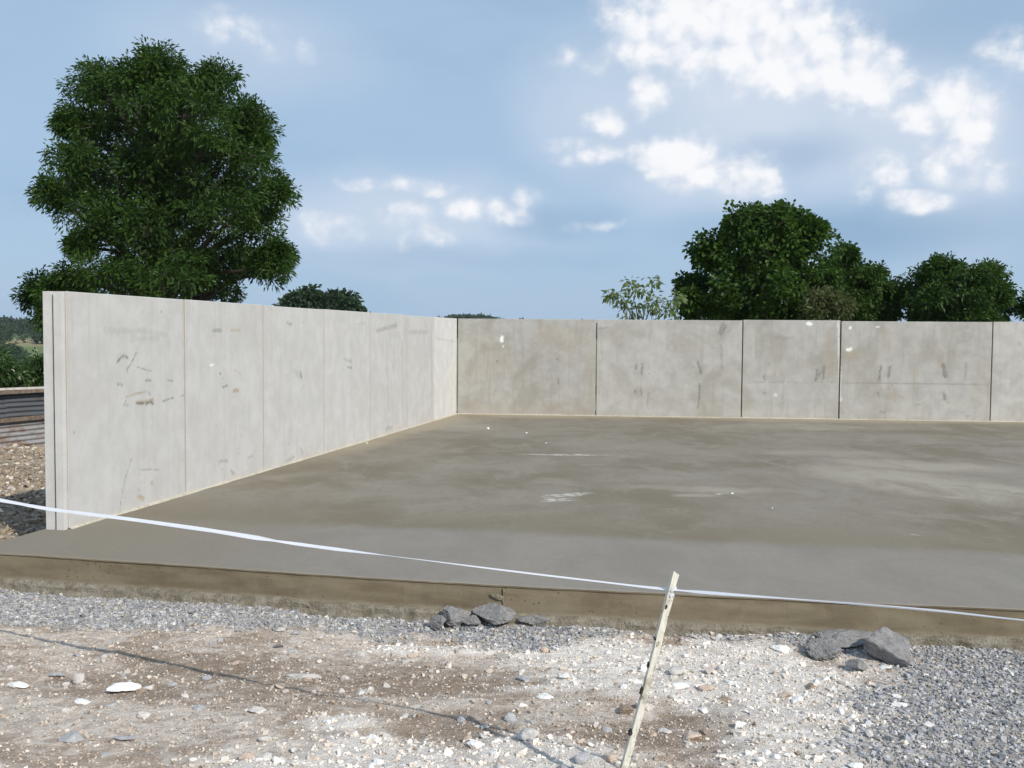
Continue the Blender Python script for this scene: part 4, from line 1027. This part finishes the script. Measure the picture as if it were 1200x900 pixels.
# looser stones that nothing tells apart
r = np.random.default_rng(77); cnt = {'c': 0, 's': 0, 'g': 0}; tries = 0
LAB = {'c': ('fist sized pale chalk stone lying in the white rubble', 'chalk stones in the white rubble', [W_, P_, W_]),
       's': ('small pale stone half sunk in the brown soil', 'stones sunk in the brown soil', [P_, P_, T_, G_]),
       'g': ('larger blue grey chipping lying on the grey gravel', 'larger chippings on the grey gravel', [G_, G_, P_])}
while tries < 900 and sum(cnt.values()) < 150:
    tries += 1
    y = r.uniform(4.2, 7.2); x = r.uniform(-.56, .56) * y
    if y > edge_y(np.array([x]))[0] - .16: continue
    g1, c1, d1 = [float(v[0]) for v in zones(np.array([x]), np.array([y]))]
    t = 'c' if c1 > .45 else ('g' if g1 > .5 else 's')
    if cnt[t] >= {'c': 60, 's': 60, 'g': 30}[t]: continue
    V, Fc = rock_verts(500 + tries, 2, 8, .55, .04); wd = r.uniform(.018, .036) * (1.0 if t != 'g' else .8)
    me = np_mesh('stone', V * np.array([wd, wd * r.uniform(.6, .9), wd * r.uniform(.35, .7)]), Fc)
    lab, grp, ms = LAB[t]; o = link('stone', me, ms[int(r.integers(len(ms)))])
    o.location = (x, y, gz(x, y) + wd * .12); o.rotation_euler = (r.normal(0, .25), r.normal(0, .25), r.uniform(0, 6.28))
    tag(o, lab, 'stone', grp); cnt[t] += 1

# ------------------------------------------------------------------ gravel, rubble and crumbs (nobody could count them)
def scatter(name, xy, size, colours, label, seed, cat, sub=1, sink=.25, flatz=.7):
    r = np.random.default_rng(seed); n = len(xy)
    D12 = np.array([[x, y, z] for z in (-1, 1) for y in (-1, 1) for x in (-1, 1)]) * .72
    F12 = np.array([(0, 2, 3, 1), (4, 5, 7, 6), (0, 1, 5, 4), (2, 6, 7, 3), (0, 4, 6, 2), (1, 3, 7, 5)])
    protos = np.array([D12 + r.normal(0, .26, D12.shape) for _ in range(40)])
    P = protos[r.integers(40, size=n)]
    sc = size[:, None] * np.stack([np.ones(n), r.uniform(.6, 1, n), r.uniform(.4, .8, n) * flatz / .7], -1)
    P = P * sc[:, None, :]
    a, b_ = r.uniform(0, 6.28, n), r.normal(0, .7, n)
    ca, sa, cb, sb = np.cos(a), np.sin(a), np.cos(b_), np.sin(b_)
    x, y, z = P[..., 0], P[..., 1], P[..., 2]
    y, z = y * cb[:, None] - z * sb[:, None], y * sb[:, None] + z * cb[:, None]
    x, y = x * ca[:, None] - y * sa[:, None], x * sa[:, None] + y * ca[:, None]
    zg = ground_z(xy[:, 0], xy[:, 1])
    V = np.stack([x + xy[:, :1], y + xy[:, 1:2], z + (zg + size * sink)[:, None]], -1).reshape(-1, 3)
    m = len(D12); T = (F12[None] + (np.arange(n) * m)[:, None, None]).reshape(-1, 4)
    me = np_mesh(name, V, T); color_attr(me, 'col', np.repeat(colours, m, 0))
    return tag(link(name, me, M['stone']), label, cat, kind='stuff')
def sample(n, x0, x1, y0, y1, seed):
    r = np.random.default_rng(seed); return np.stack([r.uniform(x0, x1, n), r.uniform(y0, y1, n)], -1), r
def pick(r, n, cols, jit=.14):
    c = np.array(cols)[r.integers(len(cols), size=n)]; return np.clip(c * (1 + r.normal(0, jit, (n, 1))), .02, .88)
xy, r = sample(330000, -5.2, 4.3, 3.7, 8.2, 1)
ok = (xy[:, 1] < edge_y(xy[:, 0]) - .05); xy = xy[ok]
g1, c1, d1 = zones(xy[:, 0], xy[:, 1]); u = r.random(len(xy))
a = xy[(u < g1 * .72)][:70000]; r2 = np.random.default_rng(2)
scatter('grey_gravel', a, r2.gamma(2.6, .0019, len(a)) + .0032, pick(r2, len(a), [(.35, .355, .365), (.28, .285, .30), (.42, .42, .425), (.52, .51, .49), (.38, .35, .31), (.23, .235, .25)]), 'blue grey crushed gravel along the slab edge and at the right', 3, 'gravel')
a = xy[(u > .12) & (u < .12 + c1 * .15)][:36000]; r2 = np.random.default_rng(4)
scatter('chalk_rubble', a, r2.gamma(1.3, .0030, len(a)) + .0024, pick(r2, len(a), [(.80, .74, .67), (.84, .79, .73), (.72, .65, .57), (.60, .52, .45), (.82, .76, .69)], .06), 'white broken chalk rubble around the stake and the lower middle', 5, 'rubble')
s1 = np.clip(1 - g1 - c1 * .8, 0, 1) * (.5 + fbm(xy[:, 0] * 3, xy[:, 1] * 4, 91, 3))
a = xy[(u > .70) & (u < .70 + s1 * .16)][:40000]; r2 = np.random.default_rng(6)
scatter('soil_crumbs', a, r2.gamma(1.5, .0022, len(a)) + .0022, pick(r2, len(a), [(.58, .52, .45), (.66, .60, .53), (.36, .29, .225), (.46, .39, .32), (.30, .235, .18), (.46, .43, .40), (.50, .42, .35), (.52, .45, .38), (.62, .56, .49)], .1), 'crumbs of soil and small pale pebbles over the brown earth', 7, 'soil')
# rubble left of the wall and a few stones on the ground outside the frame
xy, r = sample(60000, -12, -3.9, 7.6, 15.6, 8)
ok = xy[:, 0] < left_x(xy[:, 1]) - .05; xy = xy[ok]; u = r.random(len(xy)); k = fbm(xy[:, 0] * 1.2, xy[:, 1] * 1.2, 95, 3); xy = xy[u < .25 + k * .6]
r2 = np.random.default_rng(9)
scatter('earth_rubble', xy, r2.gamma(1.3, .0075, len(xy)) + .005, pick(r2, len(xy), [(.27, .215, .155), (.31, .25, .185), (.24, .19, .135), (.29, .23, .17), (.40, .34, .27), (.60, .55, .48), (.34, .275, .21), (.33, .26, .19)], .12), 'brown earth and broken stone heap left of the side wall', 10, 'rubble')
# grit and clods that lie loose on top of the slab
for k, (px, py, wp) in enumerate([(572, 503, 3.5), (617, 508, 2.5), (640, 520, 2.5), (858, 579, 3), (905, 596, 2), (430, 520, 2.5)]):
    p = on_z(px, py); V, Fc = rock_verts(900 + k, 2, 8); sc = wp * p[1] / F * .5
    o = link('stone', np_mesh('stone', V * [sc, sc, sc * .8], Fc), W_); o.location = (p[0], p[1], sc * .5)
    tag(o, 'tiny white stone lying on the bare slab', 'stone', 'tiny white stones on the slab')

me = box_mesh('haze', (-3200, -3200, -20), (6400, 0, 0), (0, 6400, 0), (0, 0, 45))
hm = bpy.data.materials.new('haze'); hm.use_nodes = True; g = NT(hm.node_tree); g.n.clear()
v = g.new('ShaderNodeVolumePrincipled'); v.inputs['Color'].default_value = (.80, .88, 1, 1); v.inputs['Density'].default_value = .00012; v.inputs['Anisotropy'].default_value = .0
o_ = g.new('ShaderNodeOutputMaterial'); g.l.new(v.outputs[0], o_.inputs['Volume'])
tag(link('haze', me, hm), 'thin pale summer haze in the air', 'haze', kind='stuff')
